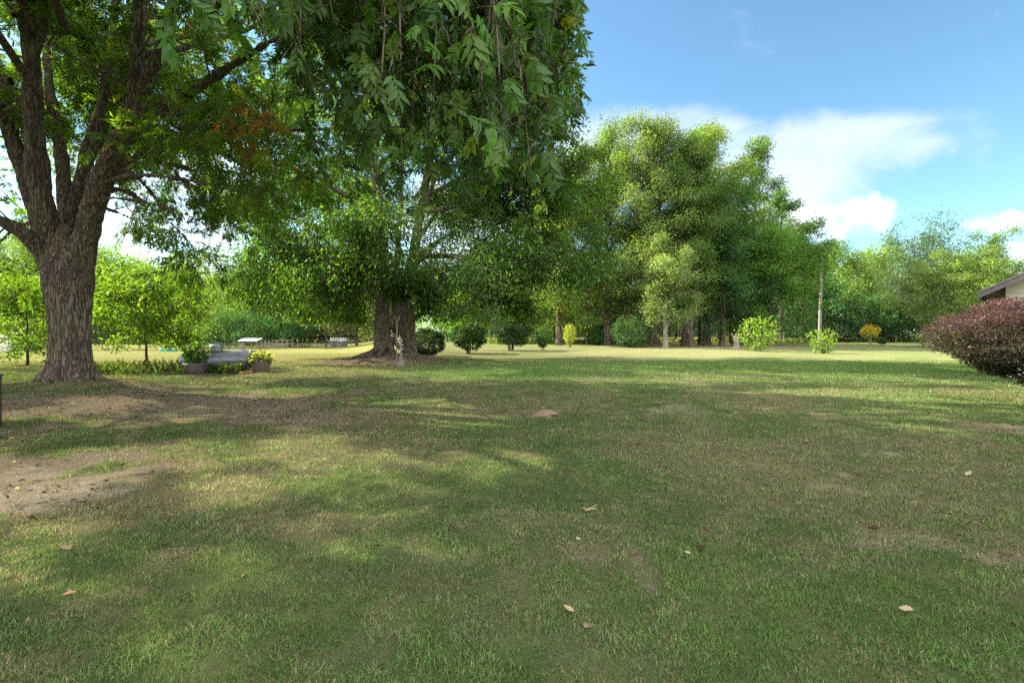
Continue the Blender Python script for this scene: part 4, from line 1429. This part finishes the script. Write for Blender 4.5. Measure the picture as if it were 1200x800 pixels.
def grove():
    g = 'trees of the tall grove'
    olive, grey, deep, bright, yel = (0.072, 0.098, 0.030), (0.085, 0.105, 0.048), (0.040, 0.075, 0.026), (0.056, 0.104, 0.024), (0.135, 0.150, 0.032)
    place('grove_tree', 'pale wispy tree at the grove edge just behind the two trunked tree boughs', 655, 53, 176, 46, 101, (0.095, 0.118, 0.040), g, shape='vase', nl=22, per=10, droop=.6, cb=.12, upbias=.4)
    place('grove_tree', 'tall olive green tree left of the reddish dead patch in the grove', 712, 52, 150, 50, 102, olive, g, nl=30, per=11, cb=.10, droop=.5)
    place('grove_tree', 'tallest mixed olive tree standing over the pale trunk', 768, 49, 143, 50, 103, grey, g, nl=32, per=11, cb=.10, r0=.42)
    place('grove_tree', 'slim pale barked tree in front of the grove with greyish leaves', 780, 44.5, 276, 34, 104, (0.092, 0.112, 0.055), g, 'bark_pale', r0=.22, shape='vase', nl=16, per=7, cb=.16, keep=.85, clump_amt=.35)
    place('grove_tree', 'dark trunked tree right of the pale barked one', 806, 48.5, 156, 46, 105, (0.058, 0.088, 0.032), g, nl=30, per=11, cb=.10, r0=.55)
    place('grove_tree', 'yellow topped tall tree near the middle of the grove skyline', 828, 54, 146, 46, 106, (0.105, 0.130, 0.028), g, nl=30, per=11, cb=.10, r0=.45)
    place('grove_tree', 'deep green tree with dark low boughs right of the grove middle', 846, 51, 205, 46, 107, (0.036, 0.076, 0.034), g, nl=30, per=12, cb=.10, droop=.6, shape='round')
    place('grove_tree', 'tall sparse tree with separate leafy boughs standing out of the grove at its right', 882, 57, 164, 27, 108, (0.060, 0.092, 0.036), g, nl=26, per=11, cb=.25, keep=.8, el=(30, 75), shape='cone', cover=3.6)
    place('grove_tree', 'bright green maple at the right end of the grove', 903, 52, 262, 46, 109, bright, g, nl=28, per=12, cb=.10, shape='round', r0=.28)
    place('grove_tree', 'thin tall tree with ragged top just above the bright green maple', 916, 62, 222, 30, 110, (0.050, 0.085, 0.035), g, nl=16, per=10, cb=.4, keep=.75, shape='cone')
    place('grove_tree', 'lower sparse tree right of the maple with a lone top tuft', 940, 64, 252, 26, 111, (0.048, 0.082, 0.034), g, nl=16, per=10, cb=.35, keep=.8)
    place('grove_tree', 'shadowed understory tree beneath the grove between its trunks', 868, 57, 300, 44, 112, (0.034, 0.07, 0.026), g, nl=22, per=12, cb=.06, shape='round')
    place('grove_tree', 'short full tree filling the foot of the grove behind the yellow shrub', 690, 57, 290, 50, 113, (0.075, 0.11, 0.034), g, nl=24, per=11, cb=.05, shape='round')
    h = 'slender dark trunks inside the grove'
    for i, (px, Y) in enumerate(((760, 58), (792, 60), (820, 56), (842, 60), (856, 58))):
        place('understory_tree', ('thin trunk showing left of the pale barked tree', 'thin trunk close behind the pale barked tree', 'thin trunk in the dark right of the thick dark trunk',
                                  'thin trunk deep in the grove shade', 'last thin trunk before the pale stump')[i],
              px, Y, 250, 30, 130 + i, (0.042, 0.076, 0.028), h, nl=14, per=9, cb=.3, r0=.20)
    # right of the pole
    r = 'trees along the right skyline'
    place('yard_tree', 'yellow green tree with open crown behind the utility pole', 978, 76, 281, 36, 141, (0.088, 0.122, 0.034), r, nl=20, per=9, cb=.25, keep=.8, size=.34, cover=3.0)
    place('yard_tree', 'yellow green tree with several upright tufts right of the pole', 1018, 78, 284, 34, 142, (0.086, 0.120, 0.034), r, nl=20, per=9, cb=.2, keep=.75, el=(25, 75), size=.34, cover=3.0)
    place('yard_tree', 'dark green low tree directly behind the utility pole', 950, 70, 318, 34, 143, (0.030, 0.068, 0.030), r, nl=18, per=13, cb=.02, shape='round', size=.34)
    place('yard_tree', 'dark leafy mass behind the orange topped young tree', 1020, 70, 342, 40, 144, (0.036, 0.076, 0.032), r, nl=18, per=13, cb=.0, shape='round', size=.34)
    place('yard_tree', 'tall dark blue green tree rising behind the pale willow oak', 1086, 64, 252, 38, 145, (0.042, 0.066, 0.044), r, nl=26, per=9, cb=.25, keep=.85, shape='vase', cover=3.0)
    place('yard_tree', 'rounded pale green willow oak whose branches sweep to the lawn', 1116, 44, 296, 46, 146, (0.098, 0.128, 0.048), r, nl=34, per=13, cb=.04, shape='round', droop=.3, spread=.24, width=.32, size=.2)
    place('yard_tree', 'thin topped tree between the willow oak and the house roof', 1158, 50, 270, 30, 147, (0.075, 0.105, 0.042), r, nl=22, per=9, cb=.2, keep=.85, shape='vase')
    # behind the shrubs of the lawn edge
    b = 'sunlit trees behind the lawn shrubs'
    place('field_tree', 'yellow green tree in sun behind the broad dark shrub', 556, 66, 338, 38, 151, (0.115, 0.160, 0.034), b, nl=14, per=12, cb=.05, shape='round', size=.3)
    place('field_tree', 'pale yellow tree behind the largest dark shrub', 612, 64, 318, 44, 152, (0.130, 0.155, 0.050), b, nl=18, per=10, cb=.08, shape='round', size=.3)
    place('field_tree', 'green tree seen between the clipped round shrub and its neighbour', 524, 74, 328, 38, 153, (0.075, 0.14, 0.036), b, nl=16, per=12, cb=.05, shape='round', size=.34)
    place('field_tree', 'dim bluish tree behind the gap left of the largest shrub', 575, 92, 305, 42, 154, (0.060, 0.095, 0.050), b, nl=18, per=11, cb=.05, shape='round', size=.42)
    place('field_tree', 'light green tree behind the small upright shrub', 650, 70, 310, 42, 155, (0.12, 0.145, 0.048), b, nl=18, per=11, cb=.03, shape='round', size=.32)
    # the left field
    l = 'trees round the far left field'
    place('field_tree', 'low dark evergreen above the gas tank beyond the field', 252, 96, 357, 42, 161, (0.026, 0.056, 0.028), l, nl=18, per=16, cb=.0, shape='round', size=.42)
    place('field_tree', 'dark green cone shaped tree beyond the tin roofed shelter', 338, 104, 348, 34, 162, (0.026, 0.062, 0.034), l, nl=20, per=15, cb=.0, shape='oval', size=.44)
    place('field_tree', 'grey green open tree with dark boughs beyond the field pens', 382, 98, 318, 44, 163, (0.080, 0.090, 0.048), l, nl=20, per=9, cb=.15, keep=.85, size=.42)
    place('field_tree', 'dull green tree beside the grey barn', 418, 102, 312, 38, 164, (0.070, 0.085, 0.045), l, nl=18, per=10, cb=.1, size=.42)
    place('field_tree', 'lit yellow green tree behind the leafy sapling', 196, 70, 302, 58, 165, (0.080, 0.112, 0.030), l, nl=22, per=11, cb=.08, shape='round', size=.32)
    place('field_tree', 'big yellow green tree behind the massive pecan trunk', 96, 62, 282, 66, 166, (0.074, 0.108, 0.028), l, nl=26, per=11, cb=.1, shape='round', size=.30)
    place('field_tree', 'tall mid green tree at the far left edge behind the clipped bush', 8, 64, 265, 60, 167, (0.068, 0.10, 0.030), l, nl=26, per=11, cb=.1, shape='round', size=.30)
    place('field_tree', 'pale green tree far behind the pecan branches left of the shelter', 292, 112, 318, 40, 168, (0.10, 0.125, 0.055), l, nl=20, per=11, cb=.1, size=.46)
    place('leafy_sapling', 'leafy yellow green sapling on a thin trunk beside the massive pecan', 171, 20.5, 306, 62, 170, (0.066, 0.100, 0.016), None, r0=.06, shape='round', nl=20, per=5, cb=.24,
          spacing=(.5, .35), length=(1.2, .6), size=.17, width=.5, spread=.16, el=(-5, 50), droop=.5)
    place('leafy_sapling', 'yellow green sapling seen left of the massive pecan trunk', 32, 22, 318, 46, 171, (0.068, 0.102, 0.016), None, r0=.06, shape='round', nl=16, per=5, cb=.22,
          spacing=(.5, .35), length=(1.2, .6), size=.17, width=.5, spread=.16, el=(-5, 50), droop=.5)


def far_wood():
    """the closed wood beyond every field: one mass"""
    rng = np.random.default_rng(900)
    P_, C_, N_ = [], [], []
    V_, F_, b = [], [], 0
    for i in range(150):
        a = rng.uniform(-62, 62)
        Y = rng.uniform(122, 165)
        x = math.tan(rad(a)) * Y * 0.9
        z = gzs(x, Y)
        H, R = rng.uniform(16, 25), rng.uniform(6, 10)
        if -0.02 < x / Y < 0.5:
            H *= 0.52
        n = 2300
        u = unit(rng.normal(0, 1, (n, 3)))
        nz = fbm(u[:, 0] * 2 + i, u[:, 1] * 2, u[:, 2] * 2, i, 3)
        r = rng.uniform(0.7, 1.05, n) * (0.7 + 0.6 * nz)
        pos = np.array([x, Y, z + H * 0.52]) + u * r[:, None] * np.array([R, R, H * 0.52])
        k = pos[:, 2] > z
        pos, u, nz = pos[k], u[k], nz[k]
        base = np.array(((0.080, 0.110, 0.062), (0.105, 0.128, 0.070), (0.060, 0.094, 0.058), (0.125, 0.138, 0.072))[rng.integers(0, 4)])  # leaf tones paled: distance haze is put into the colour
        P_.append(pos)
        N_.append(u)
        C_.append(jitter_cols(rng, base, len(pos), 0.22, np.exp((nz - .5) * 1.0)))
        v, f = tube_np(np.array([[x, Y, z - .3], [x, Y, z + H * .5], [x, Y, z + H * .9]]), np.array([.3, .22, .05]), 5)
        V_.append(v)
        F_.append(f + b)
        b += len(v)
    pos, nr, c = np.concatenate(P_), np.concatenate(N_), np.concatenate(C_)
    n = len(pos)
    d = nr + rng.normal(0, .8, (n, 3)) + np.array([0, 0, -.3])
    v, f, cc = stamp(DIAMOND, pos, d, nr + rng.normal(0, .6, (n, 3)) + np.array([0, 0, .6]), rng.uniform(.5, 1.0, n), .6, c)
    o = mesh_np('far_wood', v, f, M['leaf'], None, cols=cc)
    tag(o, 'far-off mixed wood closing the view behind the fields', 'woodland', kind='stuff')
    t = mesh_np('tree_trunks', np.concatenate(V_), np.concatenate(F_), M['bark_far'], o)
    t['kind'] = 'stuff'


# ------------------------------------------------------------------ fences, sheds and poles
def wire_fence(label, x0, x1, Y0, Y1, n, h, wires, name='wire_fence', post='wood_grey', group='field fences', pr=0.055):
    t = thing(name, label, 'fence', (x0, Y0, 0), 0, group)
    rng = np.random.default_rng(int(abs(x0 * 10)) + n)
    tops = []
    for i in range(n):
        q = i / (n - 1)
        x, y = x0 + (x1 - x0) * q, Y0 + (Y1 - Y0) * q
        z = gzs(x, y)
        hh = h * rng.uniform(.93, 1.12)
        lx, ly = rng.normal(0, .03, 2)
        mb = MB()
        mb.tube([(x - x0, y - Y0, z - .3), (x - x0 + lx, y - Y0 + ly, z + hh)], [pr, pr * .85], 7)
        mb.f.append(tuple(range(7, 14)))
        mb.build('post', M[post], t)
        tops.append((x - x0, y - Y0, z))
    for k in range(wires):
        mb = MB()
        zz = h * (0.25 + 0.68 * k / max(1, wires - 1))
        mb.tube([(a, b, c + zz) for a, b, c in tops], [0.010] * n, 4)
        mb.build('wire', M['wire'], t)
    return t


def fences_and_sheds():
    wire_fence('wire fence on wooden posts running behind the grove trunks', 0.5, 33.0, 62, 60, 15, 1.25, 5)
    wire_fence('low wire fence at the edge of the right lawn below the willow oak', 42.0, 66, 68, 74, 8, 1.2, 4)
    wire_fence('wire fence crossing the left field beyond the gas tank', -52.0, -30.5, 84, 92, 9, 1.2, 4)
    wire_fence('wire fence along the far wood right of the field pens', -44.0, -14.0, 112, 114, 13, 1.2, 3)
    # shelter with a tin roof
    x, y = (293 - 600) / F_PX * 88, 88
    z = gzs(x, y)
    s = thing('field_shelter', 'open field shelter with a pale tin roof on posts', 'shed', (x, y, z))
    s.scale = (.78, .78, .85)
    for px, py in ((-1.9, -1), (1.9, -1), (-1.9, 1), (1.9, 1), (0, 1)):
        MB().box((px, py, .85), (.14, .14, 1.9)).build('post', M['wood_grey'], s)
    MB().add([(-2.2, -1.3, 1.72), (2.2, -1.3, 1.72), (2.2, 1.4, 2.25), (-2.2, 1.4, 2.25), (-2.2, -1.3, 1.78), (2.2, -1.3, 1.78), (2.2, 1.4, 2.31), (-2.2, 1.4, 2.31)],
             [(3, 2, 1, 0), (4, 5, 6, 7), (0, 1, 5, 4), (1, 2, 6, 5), (2, 3, 7, 6), (3, 0, 4, 7)]).build('roof', M['roof_metal'], s)
    MB().box((-1.45, -.95, .65), (.75, .06, 1.3)).box((-1.98, 0, .65), (.06, 1.9, 1.3)).build('side_panel', M['wood'], s)
    # pens of pale rails
    g = 'rail pens in the field'
    for k, (px, w_, lab) in enumerate(((331, 2.6, 'pale pipe frame pen with a top rail right of the shelter'), (313, 2.0, 'low pale rail pen just beside the tin roofed shelter'))):
        x, y = (px - 600) / F_PX * 90, 90
        z = gzs(x, y)
        t = thing('rail_pen', lab, 'pen', (x, y, z), 0, g)
        for qx in np.linspace(-w_ / 2, w_ / 2, 4):
            for qy in (-1.2, 1.2):
                MB().box((qx, qy, .8), (.09, .09, 1.7)).build('post', M['wood'], t)
        for qy in (-1.25, 1.25):
            for hz in ((1.6, .9) if k == 0 else (1.1, .6)):
                MB().box((0, qy, hz), (w_ + .2, .05, .11)).build('rail', M['wood'], t)
    # barn in the trees
    x, y = (397 - 600) / F_PX * 100, 100
    z = gzs(x, y)
    b = thing('barn', 'small grey barn with a pale roof among the far trees', 'barn', (x, y, z), .2)
    b.scale = (.75, .75, .75)
    MB().add([(-2, -1.5, 0), (2, -1.5, 0), (2, 1.5, 0), (-2, 1.5, 0), (-2, -1.5, 1.9), (2, -1.5, 1.9), (2, 1.5, 1.9), (-2, 1.5, 1.9), (-2, 0, 2.6), (2, 0, 2.6)],
             [(0, 1, 5, 4), (2, 3, 7, 6), (1, 2, 6, 9, 5), (3, 0, 4, 8, 7)]).build('wall', M['fascia'], b)
    MB().add([(-2.2, -1.8, 1.78), (2.2, -1.8, 1.78), (2.2, 0, 2.68), (-2.2, 0, 2.68), (2.2, 1.8, 1.78), (-2.2, 1.8, 1.78)], [(0, 1, 2, 3), (3, 2, 4, 5)]).build('roof', M['roof_metal'], b)
    MB().box((0.2, -1.52, .8), (1.1, .05, 1.6)).build('door', M['wood'], b)
    # utility pole
    Y = 60.0
    x = (961.5 - 600) / F_PX * Y
    t = thing('utility_pole', 'tall bare grey wooden utility pole with a small lamp arm at its top', 'pole', (x, Y, gzs(x, Y)))
    H = CAM_H + (388 - 309) / F_PX * Y
    mb = MB().tube([(-.15, 0, -.5), (0, 0, H * .5), (.16, 0, H)], [.20, .18, .15], 10)
    mb.f.append(tuple(range(20, 30)))
    mb.build('pole', M['wood_grey'], t, smooth=True)
    MB().tube([(.16, -.05, H - .35), (-.3, -.25, H - .12), (-.55, -.3, H - .12)], [.03] * 3, 6).build('arm', M['wire'], t)
    MB().lathe([(.05, .12), (.13, .05), (.16, -.08), (.10, -.16)], 12, (-.6, -.3, H - .15)).build('lamp', M['wire'], t, smooth=True)
    MB().box((.16, -.16, H - .75), (.16, .12, .4)).build('meter_box', M['wire'], t, bevel=.01)
    # pale stump at the grove's corner
    sx, sy = at(863, 409.5)
    st = MB()
    st.lathe([(.34, -.1), (.25, .1), (.19, .4), (.17, .75), (.14, .95)], 12)
    for a, l in ((.4, .35), (2.5, .4), (4.2, .3)):
        st.tube([(0, 0, .75), (math.cos(a) * l * .5, math.sin(a) * l * .5, 1.0), (math.cos(a) * l, math.sin(a) * l, 1.35)], [.09, .06, .04], 6)
    o = st.build('tree_stump', M['bark_pale'], None, smooth=True)
    o.location = (sx, sy, gzs(sx, sy))
    tag(o, 'pale forked tree stump at the right foot of the grove', 'stump')


# ------------------------------------------------------------------ things in the yard
def gas_tank():
    x, y = (258 - 600) / F_PX * 17.9, 17.9
    z = gzs(x, y)
    t = thing('gas_tank', 'long silver gas tank lying on legs between two planters', 'tank', (x, y, z), rad(31))
    L, R, zc = 2.5, .335, .45
    prof = []
    for k in range(9):
        a = k / 8 * math.pi / 2
        prof.append((max(.001, R * math.sin(a)), -L / 2 + .26 * (1 - math.cos(a))))
    prof += [(R, -.4), (R, 0), (R, .4)]
    prof += [(q[0], -q[1]) for q in reversed(prof[:9])]
    MB().lathe(prof, 36, (0, 0, zc), 'x').build('body', M['tank'], t, smooth=True)
    for q in (-.95, .95, 0.0):
        sm = MB().lathe([(R + .004, q - .02), (R + .008, q), (R + .004, q + .02)], 36, (0, 0, zc), 'x')
        sm.build('weld_band', M['tank_dark'], t, smooth=True)
    MB().lathe([(.22, 0), (.22, .10), (.21, .115)], 24, (-.12, 0, zc + R - .015)).build('collar', M['tank_dark'], t, smooth=False)
    dm = MB().lathe([(.235, -.02), (.24, .02), (.22, .085), (.18, .11), (.001, .12)], 24, (-.12, 0, zc + R + .105))
    dm.build('lid', M['tank'], t, smooth=True)
    MB().box((-.12, 0, zc + R + .23), (.16, .03, .03)).build('lid_handle', M['tank_dark'], t)
    for q in (-.78, .78):
        MB().box((q, 0, .08), (.10, .62, .26), taper=.8).build('leg', M['tank_dark'], t, bevel=.01)
    for q in (-.72, .72):
        MB().add([(q - .05, -.01, zc + R - .02), (q + .05, -.01, zc + R - .02), (q + .03, -.01, zc + R + .08), (q - .03, -.01, zc + R + .08),
                  (q - .05, .01, zc + R - .02), (q + .05, .01, zc + R - .02), (q + .03, .01, zc + R + .08), (q - .03, .01, zc + R + .08)],
                 [(0, 1, 2, 3), (7, 6, 5, 4), (1, 5, 6, 2), (3, 7, 4, 0), (2, 6, 7, 3)]).build('lifting_lug', M['tank_dark'], t)
    # planters
    x, y = (230 - 600) / F_PX * 17.0, 17.0
    p = thing('planter', 'dark purple glazed pot with a leafy green plant before the gas tank', 'planter', (x, y, gzs(x, y)), 0, 'planters by the gas tank')
    MB().lathe([(.20, 0), (.25, .04), (.33, .20), (.36, .32), (.39, .345), (.39, .38), (.345, .38), (.335, .33), (.001, .32)], 28).build('pot', M['pot_purple'], p, smooth=True)
    MB().lathe([(.335, .315), (.2, .335), (.001, .345)], 20).build('soil', M['soil'], p, smooth=True)
    wd, cr = grow_shrub(71, .34, .32, .66, (0.075, 0.135, 0.030), 420, 0.17, .5, z0=.02, stems=12, lump=.5, upbias=.5, outward=.9)
    pl = thing('potted_plant', 'leafy green plant growing in the dark purple pot', 'plant', (x, y, gzs(x, y) + .33))
    mesh_np('stem', wd[0], wd[1], M['bark_far'], pl)
    mesh_np('foliage', cr[0], cr[1], M['leaf'], pl, cols=cr[2])
    x, y = (306 - 600) / F_PX * 18.2, 18.2
    p = thing('planter', 'brown tapered tub with pale yellow green plants at the tank right end', 'planter', (x, y, gzs(x, y)), .12, 'planters by the gas tank')
    v = []
    for s, zz in ((.215, 0), (.28, .33), (.30, .33), (.30, .37), (.265, .37), (.26, .31)):
        v += [(-s, -s * .9, zz), (s, -s * .9, zz), (s, s * .9, zz), (-s, s * .9, zz)]
    f = [(3, 2, 1, 0)]
    for j in range(5):
        for i in range(4):
            f.append((j * 4 + i, j * 4 + (i + 1) % 4, j * 4 + 4 + (i + 1) % 4, j * 4 + 4 + i))
    f.append((20, 21, 22, 23))
    MB().add(v, f).build('pot', M['pot_brown'], p, bevel=.006)
    MB().box((0, 0, .315), (.51, .45, .02)).build('soil', M['soil'], p)
    wd, cr = grow_shrub(72, .34, .30, .38, (0.22, 0.25, 0.065), 230, 0.17, .6, z0=.0, stems=10, lump=.5, upbias=.8, outward=.6)
    pl = thing('potted_plant', 'pale yellow green plant growing in the brown tub', 'plant', (x, y, gzs(x, y) + .325))
    mesh_np('stem', wd[0], wd[1], M['bark_far'], pl)
    mesh_np('foliage', cr[0], cr[1], M['leaf'], pl, cols=cr[2])
    # bricks and low plants before the tank
    rng = np.random.default_rng(8)
    for i, (px, py, lab) in enumerate(((292, 437.5, 'red brick lying beside the brown tub'), (284, 439, 'red brick lying between the brown tub and the low plants'))):
        bx, by = at(px, py)
        o = MB().box((0, 0, .04), (.22, .11, .08)).build('loose_brick', M['brick'], None, bevel=.006)
        o.location = (bx, by, gzs(bx, by))
        o.rotation_euler = (0, 0, .5 + i)
        tag(o, lab, 'brick', 'bricks by the planters')
    for i, (px, py, wpx, top, lab) in enumerate(((252, 438, 22, 428, 'low green plant in front of the tank nearest the purple pot'), (270, 438.5, 24, 426, 'wider low plant under the middle of the gas tank'),
                                                 (284, 437, 14, 429, 'small low plant under the right end of the gas tank'))):
        shrub('low_plant', lab, 'plant', px, py, wpx, top, 80 + i, (0.085, 0.125, 0.030), 0.6, 0.10, 'low plants before the gas tank', z0=0.0, lump=.5)


def yard_things():
    # garden post with a little ladder beside it
    x, y = at(468, 428.5)
    t = thing('garden_post', 'thin weathered forked post with a short stacked column in front of the twin trunks', 'post', (x, y, gzs(x, y)))
    MB().tube([(-.12, 0, -.2), (-.115, 0, 1.0), (-.10, 0, 1.9)], [.035, .032, .028], 8).build('post', M['wood'], t, smooth=True)
    for a in (-.13, .13):
        MB().tube([(-.10, 0, 1.88), (-.10 + a * .6, 0, 2.02), (-.10 + a, 0, 2.2)], [.024, .02, .012], 6).build('fork', M['wood'], t)
    for k in range(5):
        MB().box((.06, 0, .34 + k * .19), (.15, .13, .12), rz=.3 * k, taper=.8).build('block', M['wood_grey'], t, bevel=.008)
    MB().tube([(.06, 0, .1), (.06, 0, 1.2)], [.018, .018], 6).build('rod', M['wire'], t)
    MB().lathe([(.20, 0), (.19, .10), (.13, .16), (.12, .27), (.001, .28)], 14, (.06, 0, -.02)).build('base', M['wood_grey'], t)
    # rocks and roots on the mound
    rng = np.random.default_rng(44)
    for i, (px, py, s, lab) in enumerate(((428, 424, .26, 'flat pale rock on the mound left of the thick trunk'), (440, 425.5, .2, 'rounded pale rock at the front of the rooted mound'), (418, 426, .16, 'small rock at the left edge of the rooted mound'))):
        rx, ry = at(px, py)
        mb = MB().lathe([(.5, 0), (1, .12), (.95, .35), (.6, .45), (.001, .5)], 11)
        o = mb.build('garden_rock', M['bark_far'], None, smooth=True)
        me = o.data
        for vtx in me.vertices:
            q = 1 + .35 * (rng.random() - .5)
            vtx.co = (vtx.co.x * s * q * 1.3, vtx.co.y * s * q, vtx.co.z * s * q)
        o.location = (rx, ry, gzs(rx, ry) - .02)
        tag(o, lab, 'rock', 'rocks on the rooted mound')
    # burrow mound
    x, y = at(641, 486)
    t = thing('dirt_mound', 'low red dirt mound with a dark burrow hole in the lawn', 'mound', (x, y, gzs(x, y) - .04))
    n, m = 40, 14
    vs, fs = [], []
    for j in range(m):
        r = j / (m - 1)
        for i in range(n):
            a = 2 * math.pi * i / n
            X, Yq = math.cos(a) * r * .30, math.sin(a) * r * .24
            zz = .115 * (1 - r * r) ** 1.3 + .02 * (vnoise(np.array([X * 14]), np.array([Yq * 14]), seed=6)[0] - .5)
            zz -= .10 * math.exp(-(((X - .13) / .085) ** 2 + ((Yq + .10) / .075) ** 2))
            vs.append((X, Yq, zz))
    for j in range(m - 1):
        for i in range(n):
            k = (i + 1) % n
            fs.append((j * n + i, j * n + k, (j + 1) * n + k, (j + 1) * n + i))
    MB().add(vs, fs).build('soil', M['dirt'], t, smooth=True)
    MB().lathe([(.075, 0), (.05, -.015), (.001, -.05)], 18, (.13, -.10, .034)).build('hole', M['hole'], t, smooth=True)
    # black barrel at the edge
    t = thing('steel_barrel', 'black barrel whose edge shows on bare dirt left of the massive pecan', 'barrel', (-8.30, 7.65, gzs(-8.30, 7.65)))
    MB().lathe([(.285, 0), (.29, .03), (.29, .25), (.30, .27), (.29, .29), (.29, .50), (.30, .52), (.29, .54), (.29, .78), (.30, .80), (.28, .80), (.28, .70), (.001, .70)], 28).build('drum', M['black'], t, smooth=True)
    MB().lathe([(.305, .79), (.31, .80), (.305, .815)], 28).build('rim', M['black'], t, smooth=True)
    # small pool, white tank far left
    x, y = (198 - 600) / F_PX * 46, 46
    t = thing('paddling_pool', 'small blue plastic paddling pool on the far left field', 'pool', (x, y, gzs(x, y)))
    MB().lathe([(.62, 0), (.70, .05), (.72, .24), (.75, .25), (.75, .28), (.68, .28), (.66, .06), (.001, .05)], 28).build('basin', M['blue'], t, smooth=True)
    x, y = (-6 - 600) / F_PX * 40, 40
    t = thing('storage_tank', 'white domed tank cut by the left edge beside the clipped bush', 'tank', (x, y, gzs(x, y)))
    MB().lathe([(.95, 0), (.97, .1), (.97, .75), (.85, 1.1), (.5, 1.35), (.15, 1.42), (.001, 1.43)], 28).build('body', M['white'], t, smooth=True)
    MB().lathe([(.16, 1.38), (.17, 1.5), (.001, 1.52)], 16).build('cap', M['wire'], t)
    # weeds round the sapling
    rng = np.random.default_rng(61)
    n = 900
    px = rng.uniform(112, 222, n)
    Yw = rng.uniform(16.6, 19.6, n)
    x = (px - 600) / F_PX * Yw
    k = fbm(x * 1.3, Yw * 1.3, seed=8, oct=2) > .42
    x, Yw = x[k], Yw[k]
    n = len(x)
    pos = np.stack([x, Yw, gz(x, Yw)], 1)
    d = rng.normal(0, .8, (n, 3)) + np.array([0, 0, 1.0])
    v, f, c = stamp(FINE, pos, d, rng.normal(0, 1, (n, 3)), rng.uniform(.15, .55, n), .10, jitter_cols(rng, (0.055, 0.085, 0.022), n, .35, None, .05))
    tag(mesh_np('weeds', v, f, M['leaf'], None, cols=c), 'rough weeds grown up around the sapling foot', 'weeds', kind='stuff')
    # tall unmown grass along the fence lines
    n = 9000
    x = np.concatenate([rng.uniform(-3, 36, n // 2), rng.uniform(20, 66, n // 2)])
    yg = np.concatenate([rng.uniform(58.5, 64, n // 2), rng.uniform(66, 74, n // 2)])
    pos = np.stack([x, yg, gz(x, yg) - .02], 1)
    d = rng.normal(0, .35, (n, 3)) + np.array([0, 0, 1.0])
    v, f, c = stamp(FINE, pos, d, rng.normal(0, 1, (n, 3)), rng.uniform(.25, .8, n), .22, jitter_cols(rng, (0.105, 0.145, 0.035), n, .3, None, .15))
    tag(mesh_np('tall_grass', v, f, M['leaf'], None, cols=c), 'tall unmown grass along the far fence lines', 'tall grass', kind='stuff')
    # leaves fallen on the lawn
    lf = ((692, 602, .075, 'pale_leaf', 'star shaped pale leaf cluster lying in the middle of the lawn'),
          (673, 722, .06, 'pale_leaf', 'single oval pale leaf on the near lawn left of the brown curled one'),
          (692, 737, .065, 'brown_leaf', 'curled brown and white leaf close beside the oval pale leaf'),
          (1053, 718, .065, 'pale_leaf', 'pointed cream leaf lying alone on the near right lawn'),
          (1133, 560, .08, 'pale_leaf', 'small pale curled leaf far out on the right lawn'),
          (808, 654, .05, 'pale_leaf', 'tiny yellow leaf right of the worn dirt streak'),
          (82, 648, .07, 'brown_leaf', 'dark brown curled leaf in the sunlit left foreground'),
          (678, 634, .05, 'pale_leaf', 'tiny pale leaf below the star shaped cluster'))
    rng = np.random.default_rng(3)
    for i, (px, py, s, mt, lab) in enumerate(lf):
        x, y = at(px, py)
        mb = MB()
        for q in range(5 if i == 0 else 1):
            a = i * 1.3 + q * 1.25
            tv, tf = FINE
            lv = tv * np.array([s * (.42 if i == 0 else .8), s, s * .5])
            R = np.array([[math.cos(a), -math.sin(a), 0], [math.sin(a), math.cos(a), 0], [0, 0, 1]])
            lv = lv @ R.T
            lv[:, 2] += .012 + .10 * np.hypot(lv[:, 0], lv[:, 1]) + .004 * q
            lv[:, 2] += .35 / s * lv[:, 0] ** 2
            mb.add(lv.tolist(), tf.tolist())
        o = mb.build('fallen_leaf', M[mt], None)
        o.location = (x, y, gzs(x, y) + .018)
        o.rotation_euler = (rng.uniform(-.1, .1), rng.uniform(-.2, .2), 0)
        tag(o, lab, 'leaf', 'leaves fallen on the lawn')
    # leaf litter on the bare earth
    n = 90000
    y = 2.2 + 13 * rng.random(n) ** 0.7
    x = rng.uniform(-1.12, 1.12, n) * y
    dry, dirt, sand, lush = lawn_fields(x, y)
    k = rng.random(n) < 0.012 + 0.62 * np.maximum(dirt, sand * .5) * sstep(fbm(x * 1.7, y * 1.7, seed=77, oct=3), 0.36, 0.62)
    x, y = x[k], y[k]
    n = len(x)
    pos = np.stack([x, y, gz(x, y) + rng.uniform(.006, .024, n)], 1)
    d = rng.normal(0, 1, (n, 3)) * np.array([1, 1, .25])
    nr = rng.normal(0, .45, (n, 3)) + np.array([0, 0, 1.0])
    c = jitter_cols(rng, (0.090, 0.060, 0.038), n, .45)
    c[rng.random(n) < .10] = (0.30, 0.23, 0.11)
    sz = np.where(rng.random(n) < .75, rng.uniform(.012, .035, n), rng.uniform(.035, .085, n))
    v, f, c = stamp(DIAMOND, pos, d, nr, sz, .45, c)
    tag(mesh_np('leaf_litter', v, f, M['grass'], None, cols=c), 'brown leaf litter scattered on the bare earth under the pecans', 'leaf litter', kind='stuff')


house()
big_pecan()
near_pecan()
twin_tree()
grove()
far_wood()
fences_and_sheds()
shrubs()
gas_tank()
yard_things()
build_grass()
